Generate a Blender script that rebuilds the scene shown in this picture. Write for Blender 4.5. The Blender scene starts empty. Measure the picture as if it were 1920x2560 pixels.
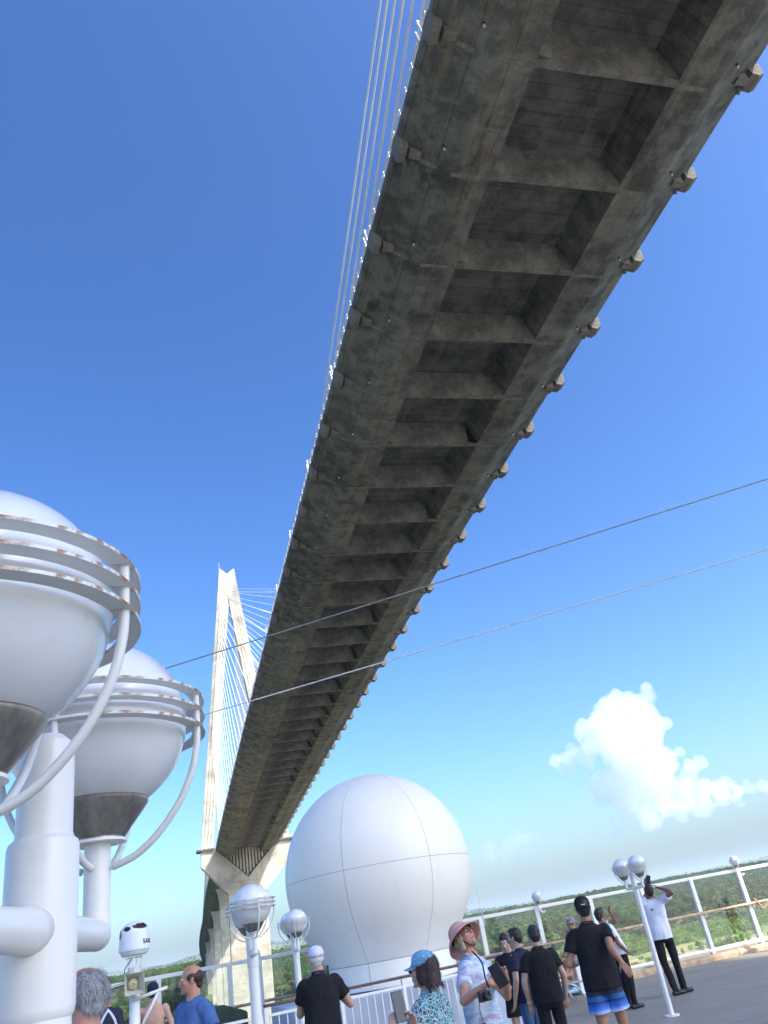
import bpy, bmesh, math, random
from math import sin, cos, pi, radians, hypot, atan2, sqrt
from mathutils import Vector, Matrix, noise, Euler
random.seed(7)
C = bpy.context.scene.collection
SC = bpy.context.scene

# ------------------------------------------------------------------ camera
# world frame: X runs along the ship's side, Y along the bridge, Z up, ship's deck at z = 0
F_PX = 1928.0
ROLL, PITCH, HEAD, EYE = atan2(650, 3470), atan2(1053, F_PX), radians(18.437), 1.62
_h = Vector((sin(HEAD), cos(HEAD), 0)); _r0 = Vector((cos(HEAD), -sin(HEAD), 0))
FW = _h * cos(PITCH) + Vector((0, 0, sin(PITCH))); _u0 = -_h * sin(PITCH) + Vector((0, 0, cos(PITCH)))
RT = cos(ROLL) * _r0 - sin(ROLL) * _u0; UP = sin(ROLL) * _r0 + cos(ROLL) * _u0
ORG = Vector((0, 0, EYE))
cam_data = bpy.data.cameras.new('camera'); cam = bpy.data.objects.new('camera', cam_data); C.objects.link(cam)
cam.matrix_world = Matrix(((RT.x, UP.x, -FW.x, 0), (RT.y, UP.y, -FW.y, 0), (RT.z, UP.z, -FW.z, EYE), (0, 0, 0, 1)))
cam_data.sensor_fit = 'VERTICAL'; cam_data.sensor_height = 36.0; cam_data.lens = 36.0 * F_PX / 2560
cam_data.clip_start = 0.05; cam_data.clip_end = 60000
SC.camera = cam

def ray(x, y): return (FW * F_PX + RT * (x - 960) + UP * (1280 - y)).normalized()
def onz(x, y, z=0.0): d = ray(x, y); return ORG + d * ((z - EYE) / d.z)
def ons(x, y, s): d = ray(x, y); return ORG + d * (s / d.y)
def ath(x, y, D): d = ray(x, y); return ORG + d * (D / hypot(d.x, d.y))

# ------------------------------------------------------------------ sky and sun
SUN = Vector((0.585, -0.80, 1.0)).normalized()
world = bpy.data.worlds.new('World'); SC.world = world; world.use_nodes = True
wn = world.node_tree.nodes; wl = world.node_tree.links; wn.clear()
sky = wn.new('ShaderNodeTexSky'); sky.sky_type = 'NISHITA'; sky.sun_disc = False
sky.sun_elevation = math.asin(SUN.z); sky.sun_rotation = atan2(SUN.x, SUN.y)
sky.air_density = 1.0; sky.dust_density = 2.8; sky.ozone_density = 3.0; sky.altitude = 0
bg = wn.new('ShaderNodeBackground'); bg.inputs[1].default_value = 0.108
wo = wn.new('ShaderNodeOutputWorld')
hs = wn.new('ShaderNodeHueSaturation'); hs.inputs['Saturation'].default_value = 1.16; wl.new(sky.outputs[0], hs.inputs['Color']); gm = wn.new('ShaderNodeGamma'); gm.inputs[1].default_value = 1.36; wl.new(hs.outputs[0], gm.inputs[0]); tn = wn.new('ShaderNodeMix'); tn.data_type = 'RGBA'; tn.blend_type = 'MULTIPLY'; tn.inputs[0].default_value = 1; tn.inputs[7].default_value = (.92, .995, 1.06, 1); wl.new(gm.outputs[0], tn.inputs[6]); wl.new(tn.outputs[2], bg.inputs[0]); wl.new(bg.outputs[0], wo.inputs[0])
sun_d = bpy.data.lights.new('sun', 'SUN'); sun_d.energy = 4.6; sun_d.angle = radians(0.53); sun_d.color = (1.0, 0.93, 0.82)
sun = bpy.data.objects.new('sun', sun_d); C.objects.link(sun); sun.location = SUN * 300
sun.rotation_euler = (-SUN).to_track_quat('-Z', 'Y').to_euler()
SC.view_settings.view_transform = 'Standard'; SC.view_settings.look = 'None'
SC.view_settings.exposure = 0.82; SC.view_settings.gamma = 1.0; SC.view_settings.use_curve_mapping = False
SC.render.engine = 'CYCLES'
SC.cycles.use_denoising = True
SC.cycles.max_bounces = 10; SC.cycles.diffuse_bounces = 3; SC.cycles.glossy_bounces = 3
SC.cycles.transparent_max_bounces = 16; SC.cycles.transmission_bounces = 4; SC.cycles.volume_bounces = 8
SC.cycles.sample_clamp_indirect = 6.0

# ------------------------------------------------------------------ helpers
class MB:
    """collects simple shapes for one mesh"""
    def __init__(s): s.v = []; s.f = []; s.m = []; s.cur = 0
    def add(s, vs, fs):
        o = len(s.v); s.v += [Vector(v) for v in vs]; s.f += [tuple(i + o for i in f) for f in fs]; s.m += [s.cur] * len(fs)
    def box(s, a, b, rot=None, piv=None):
        (x0, y0, z0), (x1, y1, z1) = a, b
        vs = [Vector(p) for p in ((x0,y0,z0),(x1,y0,z0),(x1,y1,z0),(x0,y1,z0),(x0,y0,z1),(x1,y0,z1),(x1,y1,z1),(x0,y1,z1))]
        if rot is not None:
            c = Vector(piv) if piv is not None else (Vector(a) + Vector(b)) / 2
            vs = [rot @ (v - c) + c for v in vs]
        s.add(vs, [(0,3,2,1),(4,5,6,7),(0,1,5,4),(1,2,6,5),(2,3,7,6),(3,0,4,7)])
    def tube(s, pts, r, seg=8, r2=None, caps=True):
        pts = [Vector(p) for p in pts]; n = len(pts); rings = []
        prev = None
        for i, p in enumerate(pts):
            t = (pts[min(i+1, n-1)] - pts[max(i-1, 0)]).normalized()
            if prev is None:
                a = t.cross(Vector((0,0,1)))
                if a.length < 1e-3: a = t.cross(Vector((1,0,0)))
                a.normalize()
            else:
                a = (prev - t * prev.dot(t)).normalized()
            prev = a; b = t.cross(a)
            rr = r if r2 is None else r + (r2 - r) * i / max(1, n-1)
            if isinstance(r, (list, tuple)): rr = r[i]
            rings.append([p + a * cos(2*pi*k/seg) * rr + b * sin(2*pi*k/seg) * rr for k in range(seg)])
        vs = [v for rg in rings for v in rg]; fs = []
        for i in range(n-1):
            for k in range(seg):
                k2 = (k+1) % seg; fs.append((i*seg+k, (i+1)*seg+k, (i+1)*seg+k2, i*seg+k2))
        if caps: fs.append(tuple(range(seg))); fs.append(tuple((n-1)*seg+k for k in reversed(range(seg))))
        s.add(vs, fs)
    def lathe(s, prof, c=(0,0,0), seg=32, a0=0, a1=2*pi, M=None):
        full = abs(a1 - a0 - 2*pi) < 1e-6; n = seg if full else seg + 1
        vs = []; c = Vector(c)
        for (r, z) in prof:
            for k in range(n):
                a = a0 + (a1 - a0) * k / seg; p = Vector((r*cos(a), r*sin(a), z))
                if M is not None: p = M @ p
                vs.append(c + p)
        fs = []
        for i in range(len(prof)-1):
            for k in range(seg):
                k2 = (k+1) % n if full else k+1
                fs.append((i*n+k, i*n+k2, (i+1)*n+k2, (i+1)*n+k))
        s.add(vs, fs)
    def prism(s, poly, axis, a, b):
        """poly of 2-D points extruded along axis ('x','y','z') from a to b"""
        def P(u, v, w):
            return {'x': (w,u,v), 'y': (u,w,v), 'z': (u,v,w)}[axis]
        n = len(poly); vs = [P(u,v,a) for u,v in poly] + [P(u,v,b) for u,v in poly]
        fs = [tuple(range(n)), tuple(reversed(range(n, 2*n)))] + [(i, (i+1)%n, (i+1)%n+n, i+n) for i in range(n)]
        s.add(vs, fs)
    def ell(s, c, r, rot=None, seg=14, rings=9):
        c = Vector(c); vs = [];
        for i in range(1, rings):
            th = pi*i/rings
            for k in range(seg):
                ph = 2*pi*k/seg; vs.append(Vector((r[0]*sin(th)*cos(ph), r[1]*sin(th)*sin(ph), r[2]*cos(th))))
        vs = [Vector((0,0,r[2]))] + vs + [Vector((0,0,-r[2]))]; fs = []
        for k in range(seg): fs.append((0, 1+k, 1+(k+1)%seg))
        for i in range(rings-2):
            for k in range(seg):
                a = 1+i*seg+k; b = 1+i*seg+(k+1)%seg; fs.append((a, a+seg, b+seg, b))
        L = len(vs)-1; o = 1+(rings-2)*seg
        for k in range(seg): fs.append((L, o+(k+1)%seg, o+k))
        if rot is not None: vs = [rot @ v for v in vs]
        s.add([c+v for v in vs], fs)
    def cap(s, a, b, ra, rb, seg=12):
        a = Vector(a); b = Vector(b); t = (b-a).normalized() if (b-a).length > 1e-6 else Vector((0,0,1))
        pts = []; rs = []
        for q in (90, 65, 40, 20): pts.append(a - t*ra*sin(radians(q))); rs.append(max(ra*cos(radians(q)), .0004))
        pts.append(a); rs.append(ra); pts.append(b); rs.append(rb)
        for q in (20, 40, 65, 90): pts.append(b + t*rb*sin(radians(q))); rs.append(max(rb*cos(radians(q)), .0004))
        s.tube(pts, rs, seg)
    def loft(s, rings, seg=20, p=2.0):
        """rings: (centre, rx, ry) ellipses in the xy plane"""
        vs = []; n = len(rings)
        for c, rx, ry in rings:
            for k in range(seg):
                a = 2*pi*k/seg; ca, sa = cos(a), sin(a)
                vs.append(Vector(c) + Vector((rx*math.copysign(abs(ca)**(2/p), ca), ry*math.copysign(abs(sa)**(2/p), sa), 0)))
        fs = [(i*seg+k, i*seg+(k+1)%seg, (i+1)*seg+(k+1)%seg, (i+1)*seg+k) for i in range(n-1) for k in range(seg)]
        fs.append(tuple(reversed(range(seg)))); fs.append(tuple((n-1)*seg+k for k in range(seg)))
        s.add(vs, fs)
    def mesh(s, name, mats, smooth=False):
        me = bpy.data.meshes.new(name); me.from_pydata([tuple(v) for v in s.v], [], s.f)
        for m in (mats if isinstance(mats, (list, tuple)) else [mats]): me.materials.append(m)
        if any(s.m): me.polygons.foreach_set('material_index', s.m)
        bm = bmesh.new(); bm.from_mesh(me); bmesh.ops.recalc_face_normals(bm, faces=bm.faces); bm.to_mesh(me); bm.free()
        if smooth: me.polygons.foreach_set('use_smooth', [True]*len(me.polygons))
        me.update(); return me
    def build(s, name, mats, parent=None, smooth=False, loc=None, bevel=0, auto=None):
        me = s.mesh(name, mats, smooth or auto is not None); o = bpy.data.objects.new(name, me); C.objects.link(o)
        if parent is not None: o.parent = parent
        if loc is not None: o.location = loc
        if auto is not None:
            me.set_sharp_from_angle(angle=radians(auto))
        if bevel:
            b = o.modifiers.new('bevel', 'BEVEL'); b.width = bevel; b.segments = 2; b.limit_method = 'ANGLE'
        return o

def tag(o, label=None, cat=None, group=None, kind=None):
    if label: o['label'] = label
    if cat: o['category'] = cat
    if group: o['group'] = group
    if kind: o['kind'] = kind
    return o
def empty(name, loc=(0,0,0), rz=0.0):
    o = bpy.data.objects.new(name, None); C.objects.link(o); o.location = loc; o.rotation_euler = (0,0,rz)
    o.empty_display_size = .2; return o
def link_copy(name, me, parent=None, loc=(0,0,0), rz=0.0, sc=None):
    o = bpy.data.objects.new(name, me); C.objects.link(o); o.parent = parent; o.location = loc; o.rotation_euler = (0,0,rz)
    if sc is not None: o.scale = sc
    return o

# ------------------------------------------------------------------ materials
def newmat(name):
    m = bpy.data.materials.new(name); m.use_nodes = True; nt = m.node_tree
    return m, nt, nt.nodes, nt.links, nt.nodes['Principled BSDF']
def ramp(N, stops, inp=None, L=None):
    r = N.new('ShaderNodeValToRGB'); e = r.color_ramp.elements
    e.remove(e[1]); e[0].position = stops[0][0]; c = stops[0][1]; e[0].color = (*c, 1) if len(c) == 3 else c
    for p, c in stops[1:]:
        q = e.new(p); q.color = (*c, 1) if len(c) == 3 else c
    if inp is not None: L.new(inp, r.inputs[0])
    return r
def noise_n(N, L, vec, scale, detail=5, rough=.55, dist=0):
    n = N.new('ShaderNodeTexNoise'); n.inputs['Scale'].default_value = scale; n.inputs['Detail'].default_value = detail
    n.inputs['Roughness'].default_value = rough; n.inputs['Distortion'].default_value = dist
    if vec is not None: L.new(vec, n.inputs['Vector'])
    return n
def mapping(N, L, vec, scale=(1,1,1), loc=(0,0,0), rot=(0,0,0)):
    m = N.new('ShaderNodeMapping'); m.inputs['Scale'].default_value = scale; m.inputs['Location'].default_value = loc
    m.inputs['Rotation'].default_value = rot; L.new(vec, m.inputs['Vector']); return m.outputs[0]
def mixc(N, L, a, b, fac, mode='MIX'):
    m = N.new('ShaderNodeMix'); m.data_type = 'RGBA'; m.blend_type = mode
    for sock, v in ((m.inputs[0], fac), (m.inputs[6], a), (m.inputs[7], b)):
        if isinstance(v, (int, float)): sock.default_value = v
        elif isinstance(v, tuple): sock.default_value = (*v, 1) if len(v) == 3 else v
        else: L.new(v, sock)
    return m.outputs[2]
def bump(N, L, h, strength=.3, dist=.01, bsdf=None):
    b = N.new('ShaderNodeBump'); b.inputs['Strength'].default_value = strength; b.inputs['Distance'].default_value = dist
    L.new(h, b.inputs['Height'])
    if bsdf is not None: L.new(b.outputs[0], bsdf.inputs['Normal'])
    return b.outputs[0]
def simple(name, col, rough=.6, metal=0, var=.12, scale=4, bmp=0, bscale=60, bdist=.002, spec=.5):
    m, nt, N, L, B = newmat(name); tc = N.new('ShaderNodeTexCoord')
    n = noise_n(N, L, tc.outputs['Object'], scale)
    lo = tuple(c*(1-var) for c in col); hi = tuple(min(1, c*(1+var)) for c in col)
    r = ramp(N, [(.3, lo), (.7, hi)], n.outputs[0], L); L.new(r.outputs[0], B.inputs['Base Color'])
    B.inputs['Roughness'].default_value = rough; B.inputs['Metallic'].default_value = metal
    B.inputs['Specular IOR Level'].default_value = spec
    if bmp:
        n2 = noise_n(N, L, tc.outputs['Object'], bscale, 3); bump(N, L, n2.outputs[0], bmp, bdist, B)
    return m

def concrete(name, base, dark, stain, wet=.0, lines=None, warm=(.34,.27,.16), lk=.55, blotch=1.0):
    """board-marked structural concrete with stains; lines=(period_x, period_y, period_z) of pour joints in metres"""
    m, nt, N, L, B = newmat(name); tc = N.new('ShaderNodeTexCoord'); P = tc.outputs['Object']
    big = noise_n(N, L, P, .09, 6, .6, .6); mid = noise_n(N, L, P, .55, 6, .62, .3); fine = noise_n(N, L, P, 5, 5, .6)
    c = ramp(N, [(.38, tuple(x*.8 for x in dark)), (.60, tuple(x*1.12 for x in base))], big.outputs[0], L).outputs[0]
    c2 = ramp(N, [(.34, tuple(x*.35 for x in dark)), (.46, tuple(x*1.0 for x in dark)), (.54, base), (.72, tuple(min(1, x*1.25) for x in base))], mid.outputs[0], L).outputs[0]
    c = mixc(N, L, c, c2, .5*blotch)
    st = noise_n(N, L, mapping(N, L, P, (.5, .045, .6)), 1.6, 5, .65, .4)
    c = mixc(N, L, c, warm, ramp(N, [(.56, (0,0,0)), (.78, (stain,)*3)], st.outputs[0], L).outputs[0])
    st2 = noise_n(N, L, mapping(N, L, P, (.07, .5, .6)), 1.9, 6, .7, .5)
    c = mixc(N, L, c, tuple(x*.45 for x in dark), ramp(N, [(.52, (0,0,0)), (.74, (stain,)*3)], st2.outputs[0], L).outputs[0])
    c = mixc(N, L, c, ramp(N, [(.35, (.78,)*3), (.65, (1.12,)*3)], fine.outputs[0], L).outputs[0], .8, 'MULTIPLY')
    if lines:
        sep = N.new('ShaderNodeSeparateXYZ'); L.new(P, sep.inputs[0])
        for ax, per in enumerate(lines):
            if not per: continue
            md = N.new('ShaderNodeMath'); md.operation = 'MULTIPLY'; md.inputs[1].default_value = 1/per; L.new(sep.outputs[ax], md.inputs[0])
            fr = N.new('ShaderNodeMath'); fr.operation = 'FRACT'; L.new(md.outputs[0], fr.inputs[0])
            w = .09/per
            lr = ramp(N, [(0, (.45,)*3), (w, (.45,)*3), (w*1.6, (1,)*3), (1, (1,)*3)], fr.outputs[0], L)
            c = mixc(N, L, c, lr.outputs[0], lk, 'MULTIPLY')
            tone = N.new('ShaderNodeTexWhiteNoise'); tone.noise_dimensions = '1D'
            fl = N.new('ShaderNodeMath'); fl.operation = 'FLOOR'; L.new(md.outputs[0], fl.inputs[0]); L.new(fl.outputs[0], tone.inputs['W'])
            c = mixc(N, L, c, ramp(N, [(0, (.82,)*3), (1, (1.1,)*3)], tone.outputs['Value'], L).outputs[0], .7, 'MULTIPLY')
    L.new(c, B.inputs['Base Color']); B.inputs['Roughness'].default_value = .9; B.inputs['Specular IOR Level'].default_value = .2
    bump(N, L, mid.outputs[0], .3, .05, B)
    return m

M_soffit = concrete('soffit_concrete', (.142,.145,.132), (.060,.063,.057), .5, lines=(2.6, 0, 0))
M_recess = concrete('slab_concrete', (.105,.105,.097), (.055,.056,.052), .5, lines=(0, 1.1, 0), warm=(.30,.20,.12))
M_beam = concrete('beam_concrete', (.175,.173,.155), (.095,.094,.085), .4)
M_anchor = concrete('anchor_concrete', (.17,.165,.145), (.11,.105,.092), .3)
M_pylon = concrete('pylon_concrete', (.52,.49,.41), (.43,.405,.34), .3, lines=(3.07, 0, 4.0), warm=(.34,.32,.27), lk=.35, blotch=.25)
M_steel_w = simple('bridge_steel_white', (.5,.51,.52), .4, 0, .1)
M_cable = simple('stay_cable_sheath', (.72,.72,.70), .45, 0, .08, .3)
M_dark = simple('black_plastic', (.02,.02,.022), .45, 0, .2)
M_rustline = simple('rust_edge', (.26,.11,.06), .9, 0, .35, 1.2)

def paint(name, col=(.82,.80,.76), rough=.32, rust=.0, dirt=.25, rscale=9):
    m, nt, N, L, B = newmat(name); tc = N.new('ShaderNodeTexCoord'); P = tc.outputs['Object']
    n = noise_n(N, L, P, 3, 5); c = ramp(N, [(.3, tuple(x*(1-dirt*.4) for x in col)), (.65, col)], n.outputs[0], L).outputs[0]
    if rust:
        r1 = noise_n(N, L, P, rscale, 6, .7, .4); r2 = noise_n(N, L, P, rscale*7, 4, .6)
        f = N.new('ShaderNodeMath'); f.operation = 'ADD'; L.new(r1.outputs[0], f.inputs[0])
        f2 = N.new('ShaderNodeMath'); f2.operation = 'MULTIPLY'; f2.inputs[1].default_value = .25; L.new(r2.outputs[0], f2.inputs[0]); L.new(f2.outputs[0], f.inputs[1])
        k = ramp(N, [(.80-rust*.1, (0,0,0)), (.84-rust*.1, (.5,)*3), (.90-rust*.1, (1,)*3)], f.outputs[0], L).outputs[0]
        rc = ramp(N, [(.3, (.12,.045,.015)), (.7, (.42,.19,.06))], r2.outputs[0], L).outputs[0]
        c = mixc(N, L, c, rc, k)
    L.new(c, B.inputs['Base Color']); B.inputs['Roughness'].default_value = rough
    o = noise_n(N, L, P, 55, 3); bump(N, L, o.outputs[0], .12, .002, B)
    return m
M_white = paint('white_paint')
M_whiter = paint('white_paint_rusty', (.74,.74,.71), .38, .15)
M_ringedge = paint('ring_rusty_edge', (.72,.71,.67), .5, 1.65, rscale=16)
M_globe, nt, N, L, B = newmat('opal_globe')
B.inputs['Base Color'].default_value = (.80,.83,.87,1); B.inputs['Roughness'].default_value = .16
B.inputs['Subsurface Weight'].default_value = .0; B.inputs['Coat Weight'].default_value = .25
tc = N.new('ShaderNodeTexCoord'); n = noise_n(N, L, tc.outputs['Object'], 5, 5, .6)
L.new(ramp(N, [(.35, (.66,.67,.68)), (.65, (.74,.75,.76))], n.outputs[0], L).outputs[0], B.inputs['Base Color'])
M_steel, nt, N, L, B = newmat('reflection_streaked_steel')
tc = N.new('ShaderNodeTexCoord'); n = noise_n(N, L, mapping(N, L, tc.outputs['Object'], (9,9,.6)), 6, 5)  # upright light and dark streaks put reflections into the steel's colour
L.new(ramp(N, [(.3, (.22,.20,.175)), (.7, (.42,.39,.35))], n.outputs[0], L).outputs[0], B.inputs['Base Color'])
B.inputs['Metallic'].default_value = .9; B.inputs['Roughness'].default_value = .34
M_radome = simple('radome_shell', (.83,.795,.71), .42, 0, .025, .8, .1, 12, .004)
_nt = M_radome.node_tree; _N = _nt.nodes; _L = _nt.links; _B = _N['Principled BSDF']; _src = _B.inputs['Base Color'].links[0].from_socket
_tc = _N.new('ShaderNodeTexCoord'); _s = noise_n(_N, _L, mapping(_N, _L, _tc.outputs['Object'], (5, 5, .35)), 2.2, 6, .65, .3)
_L.new(mixc(_N, _L, _src, ramp(_N, [(.45, (1,1,1)), (.75, (.90,.885,.86))], _s.outputs[0], _L).outputs[0], .4, 'MULTIPLY'), _B.inputs['Base Color'])
M_seam = simple('radome_seam', (.36,.30,.25), .8)
M_wood = simple('varnished_handrail', (.36,.20,.12), .35, 0, .4, 6)
M_woodtan = simple('sun_bleached_teak', (.50,.35,.22), .55, 0, .35, 5)
M_wooddark = simple('dark_handrail', (.10,.045,.045), .4, 0, .4, 6)
M_glass = bpy.data.materials.new('windscreen_glass'); M_glass.use_nodes = True
N = M_glass.node_tree.nodes; L = M_glass.node_tree.links; N.clear()
tr = N.new('ShaderNodeBsdfTransparent'); tr.inputs[0].default_value = (.90,.94,.93,1)
gl = N.new('ShaderNodeBsdfGlossy'); gl.inputs['Roughness'].default_value = .02; gl.inputs[0].default_value = (.9,.95,1,1)
fz = N.new('ShaderNodeFresnel'); fz.inputs[0].default_value = 1.45; mx = N.new('ShaderNodeMixShader'); ou = N.new('ShaderNodeOutputMaterial')
L.new(fz.outputs[0], mx.inputs[0]); L.new(tr.outputs[0], mx.inputs[1]); L.new(gl.outputs[0], mx.inputs[2]); L.new(mx.outputs[0], ou.inputs[0])
M_deck, nt, N, L, B = newmat('deck_coating')
tc = N.new('ShaderNodeTexCoord'); a = noise_n(N, L, tc.outputs['Object'], .7, 6, .6); b = noise_n(N, L, tc.outputs['Object'], 30, 4)
c = ramp(N, [(.3, (.26,.235,.185)), (.7, (.325,.295,.235))], a.outputs[0], L).outputs[0]
c = mixc(N, L, c, ramp(N, [(.4, (.9,)*3), (.6, (1.05,)*3)], b.outputs[0], L).outputs[0], .6, 'MULTIPLY'); st_n = noise_n(N, L, mapping(N, L, tc.outputs['Object'], (.5, 2.2, 1)), 1.3, 6, .7, .8); c = mixc(N, L, c, ramp(N, [(.42, (1,1,1)), (.56, (.90,.90,.91)), (.70, (.74,.75,.78))], st_n.outputs[0], L).outputs[0], .8, 'MULTIPLY')
L.new(c, B.inputs['Base Color']); B.inputs['Roughness'].default_value = .6; B.inputs['Specular IOR Level'].default_value = .3; bump(N, L, b.outputs[0], .15, .003, B)

# ------------------------------------------------------------------ water, land, hills
m, nt, N, L, B = newmat('canal_water'); M_water = m
B.inputs['Base Color'].default_value = (.10,.10,.07,1); B.inputs['Roughness'].default_value = .12
tc = N.new('ShaderNodeTexCoord'); w = noise_n(N, L, tc.outputs['Object'], .5, 5); bump(N, L, w.outputs[0], .5, .25, B)
WZ = -23.4
mb = MB(); mb.add([(-10900,-10900,WZ),(10900,-10900,WZ),(10900,11300,WZ),(-10900,11300,WZ)], [(0,1,2,3)])
tag(mb.build('water', M_water), kind='structure')

def sstep(a, b, x):
    t = max(0, min(1, (x-a)/(b-a))); return t*t*(3-2*t)
def land_h(x, y):
    yy = y - 14*noise.noise(Vector((x*.006, 3.1, 0))) - 5*noise.noise(Vector((x*.03, 1.7, 0)))
    z = -25.5 + 3.4*sstep(222, 240, yy) + .5*sstep(240, 330, yy)
    r = sstep(400, 1200, yy)
    z += r*(22.5 + 15*noise.noise(Vector((x*.0032, y*.0016, 2))) + 5*noise.noise(Vector((x*.011, y*.006, 5))))
    z -= 22*sstep(1250, 2200, yy)
    far = sstep(2600, 4800, y)*(1-sstep(6500, 9000, y))
    hz = 58 + 62*(1-sstep(200, 1500, x)) + 60*noise.noise(Vector((x*.00055+3, y*.0003, 9))) + 30*noise.noise(Vector((x*.002, y*.001, 4)))
    z += far*max(0, hz)
    return z
def axis_vals(a, b, s0, g):
    v = [a]; s = s0
    while v[-1] < b: v.append(v[-1]+s); s *= g
    return v
ys = [205+4*i for i in range(36)] + axis_vals(349, 11000, 8, 1.035)
xr = axis_vals(150, 9000, 9, 1.045); xs = [300-v for v in reversed(xr)] + [160+8*i for i in range(1, 36)] + [300+v for v in xr]
xs = sorted(set(round(v, 2) for v in xs)); mb = MB()
vs = [(x, y, land_h(x, y)) for y in ys for x in xs]; nx = len(xs)
mb.add(vs, [(j*nx+i, j*nx+i+1, (j+1)*nx+i+1, (j+1)*nx+i) for j in range(len(ys)-1) for i in range(nx-1)])
m, nt, N, L, B = newmat('bank_ground'); M_land = m
tc = N.new('ShaderNodeTexCoord'); P = tc.outputs['Object']
a = noise_n(N, L, mapping(N, L, P, (.03,.05,.0)), 1, 7, .62, .3); b = noise_n(N, L, P, .35, 6, .6)
sep = N.new('ShaderNodeSeparateXYZ'); L.new(P, sep.inputs[0])
mr = N.new('ShaderNodeMapRange'); mr.inputs['From Min'].default_value = 236; mr.inputs['From Max'].default_value = 400; L.new(sep.outputs[1], mr.inputs[0])
ad = N.new('ShaderNodeMath'); ad.operation = 'ADD'; L.new(mr.outputs[0], ad.inputs[0]); L.new(a.outputs[0], ad.inputs[1])
c = ramp(N, [(.52, (.40,.31,.19)), (.70, (.38,.31,.15)), (.85, (.20,.23,.07)), (1.0, (.10,.15,.04))], ad.outputs[0], L)
c.color_ramp.elements[3].position = 1.0
ms = N.new('ShaderNodeMath'); ms.operation = 'MULTIPLY'; ms.inputs[1].default_value = .72; L.new(ad.outputs[0], ms.inputs[0]); L.new(ms.outputs[0], c.inputs[0])
c2 = mixc(N, L, c.outputs[0], ramp(N, [(.35, (.62,)*3), (.65, (1.25,)*3)], b.outputs[0], L).outputs[0], .8, 'MULTIPLY')
L.new(c2, B.inputs['Base Color']); B.inputs['Roughness'].default_value = .95; bump(N, L, b.outputs[0], .8, .6, B)
o = mb.build('ground', M_land, smooth=True); tag(o, kind='structure')
mb = MB(); mb.box((-9000, -9000, -40), (9000, -150, -21.5)); tag(mb.build('unseen_bank', M_land), kind='structure')  # unseen opposite bank, added only to bounce light

# ------------------------------------------------------------------ the cable-stayed bridge
NC = 30.9                                    # centre line of the deck
def gz(s):                                   # underside of the edge girders
    if s > 352: return gz(352) - .0498*(s-352)
    if s < -142: return gz(-142) + .0498*(s+142)*0.55
    return 50 + EYE - .00305*s - 6.65e-5*s*s
def nc(s):                                   # plan of the approach beyond the pylon
    if s <= 460: return NC
    return NC + 2.2*sstep(460, 640, s)*1.0 + .00009*(max(0, s-640))**2
BEAM0, STEP = 26.22, 8.904
bridge = empty('cable_stayed_bridge', (0, 0, 0))
tag(bridge, 'huge grey concrete cable stayed bridge overhead, running to its tall pylon', 'bridge')

# cross-section (offset from the centre line, height above girder underside), closed ring of the deck shell, recess left open
def deck_section(side=1):
    return [(12.95, 2.55), (12.95, 3.15), (-12.95, 3.15), (-12.95, 2.55), (-8.95, .05), (-8.7, 0), (-5.65, 0), (-4.35, 2.65), (4.35, 2.65), (5.65, 0), (8.7, 0), (8.95, .05)]
def sweep(sections, stations, name, mats, parent, matidx=None, smooth=False):
    mb = MB(); n = len(sections); vs = []
    for s in stations:
        c = nc(s); z = gz(s)
        vs += [(c+a, s, z+h) for a, h in sections]
    fs = [(i*n+k, i*n+(k+1)%n, (i+1)*n+(k+1)%n, (i+1)*n+k) for i in range(len(stations)-1) for k in range(n)]
    fs += [tuple(range(n)), tuple((len(stations)-1)*n+k for k in range(n))]
    mb.add(vs, fs); o = mb.build(name, mats, parent)
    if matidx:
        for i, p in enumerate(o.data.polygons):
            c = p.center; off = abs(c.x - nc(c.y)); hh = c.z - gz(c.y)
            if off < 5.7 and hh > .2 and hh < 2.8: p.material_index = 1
    return o
st = [-420 + 20*i for i in range(14)] + [-142] + [-130 + STEP*i for i in range(0, 54)] + [352]
st = sorted(set(round(s, 3) for s in st))
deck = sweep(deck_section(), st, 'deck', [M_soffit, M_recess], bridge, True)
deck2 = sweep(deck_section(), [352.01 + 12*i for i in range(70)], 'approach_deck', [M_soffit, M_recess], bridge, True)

# cross beams: tapered webs between the girders, one at every stay anchorage
def beam_mesh():
    mb = MB()
    # profile along the bridge (y, z): bottom flange .5 m wide, faces splayed out to the slab
    w0, w1 = 5.64, 4.33
    pr = [(-.52, 0), (0, 0), (.55, 2.66), (-1.15, 2.66)]
    vs = []
    for sgn in (-1, 1):
        for (y, z) in pr: vs.append((sgn*(w0 + (w1-w0)*z/2.66 + .012), y, z + .004))
    # splayed corner gussets on the near face
    mb.add(vs, [(0,1,2,3), (7,6,5,4), (0,4,5,1), (1,5,6,2), (2,6,7,3), (3,7,4,0)])
    for sgn in (-1, 1):
        a = sgn*5.62; b = sgn*4.5
        mb.add([(a, -.54, .05), (b, -.60, .25), (sgn*4.34, -1.2, 2.63), (sgn*4.4, -2.0, 2.64), (sgn*5.55, -.75, .2)], [(0,1,4), (1,2,4), (2,3,4), (0,4,3,2,1)])
    return mb.mesh('cross_beam', M_beam)
me_beam = beam_mesh()
NB = 0
for i in range(-18, 60):
    s = BEAM0 + STEP*i
    if s > 340 and s < 360: continue
    z = gz(s); sl = (gz(s+1)-gz(s-1))/2
    link_copy('cross_beam', me_beam, bridge, (nc(s), s, z)).rotation_euler = (math.atan(sl), 0, 0)
    # thin ledges carrying the beam line across girder and wing
    NB += 1
me_joint = None
me_rib = {}
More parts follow.
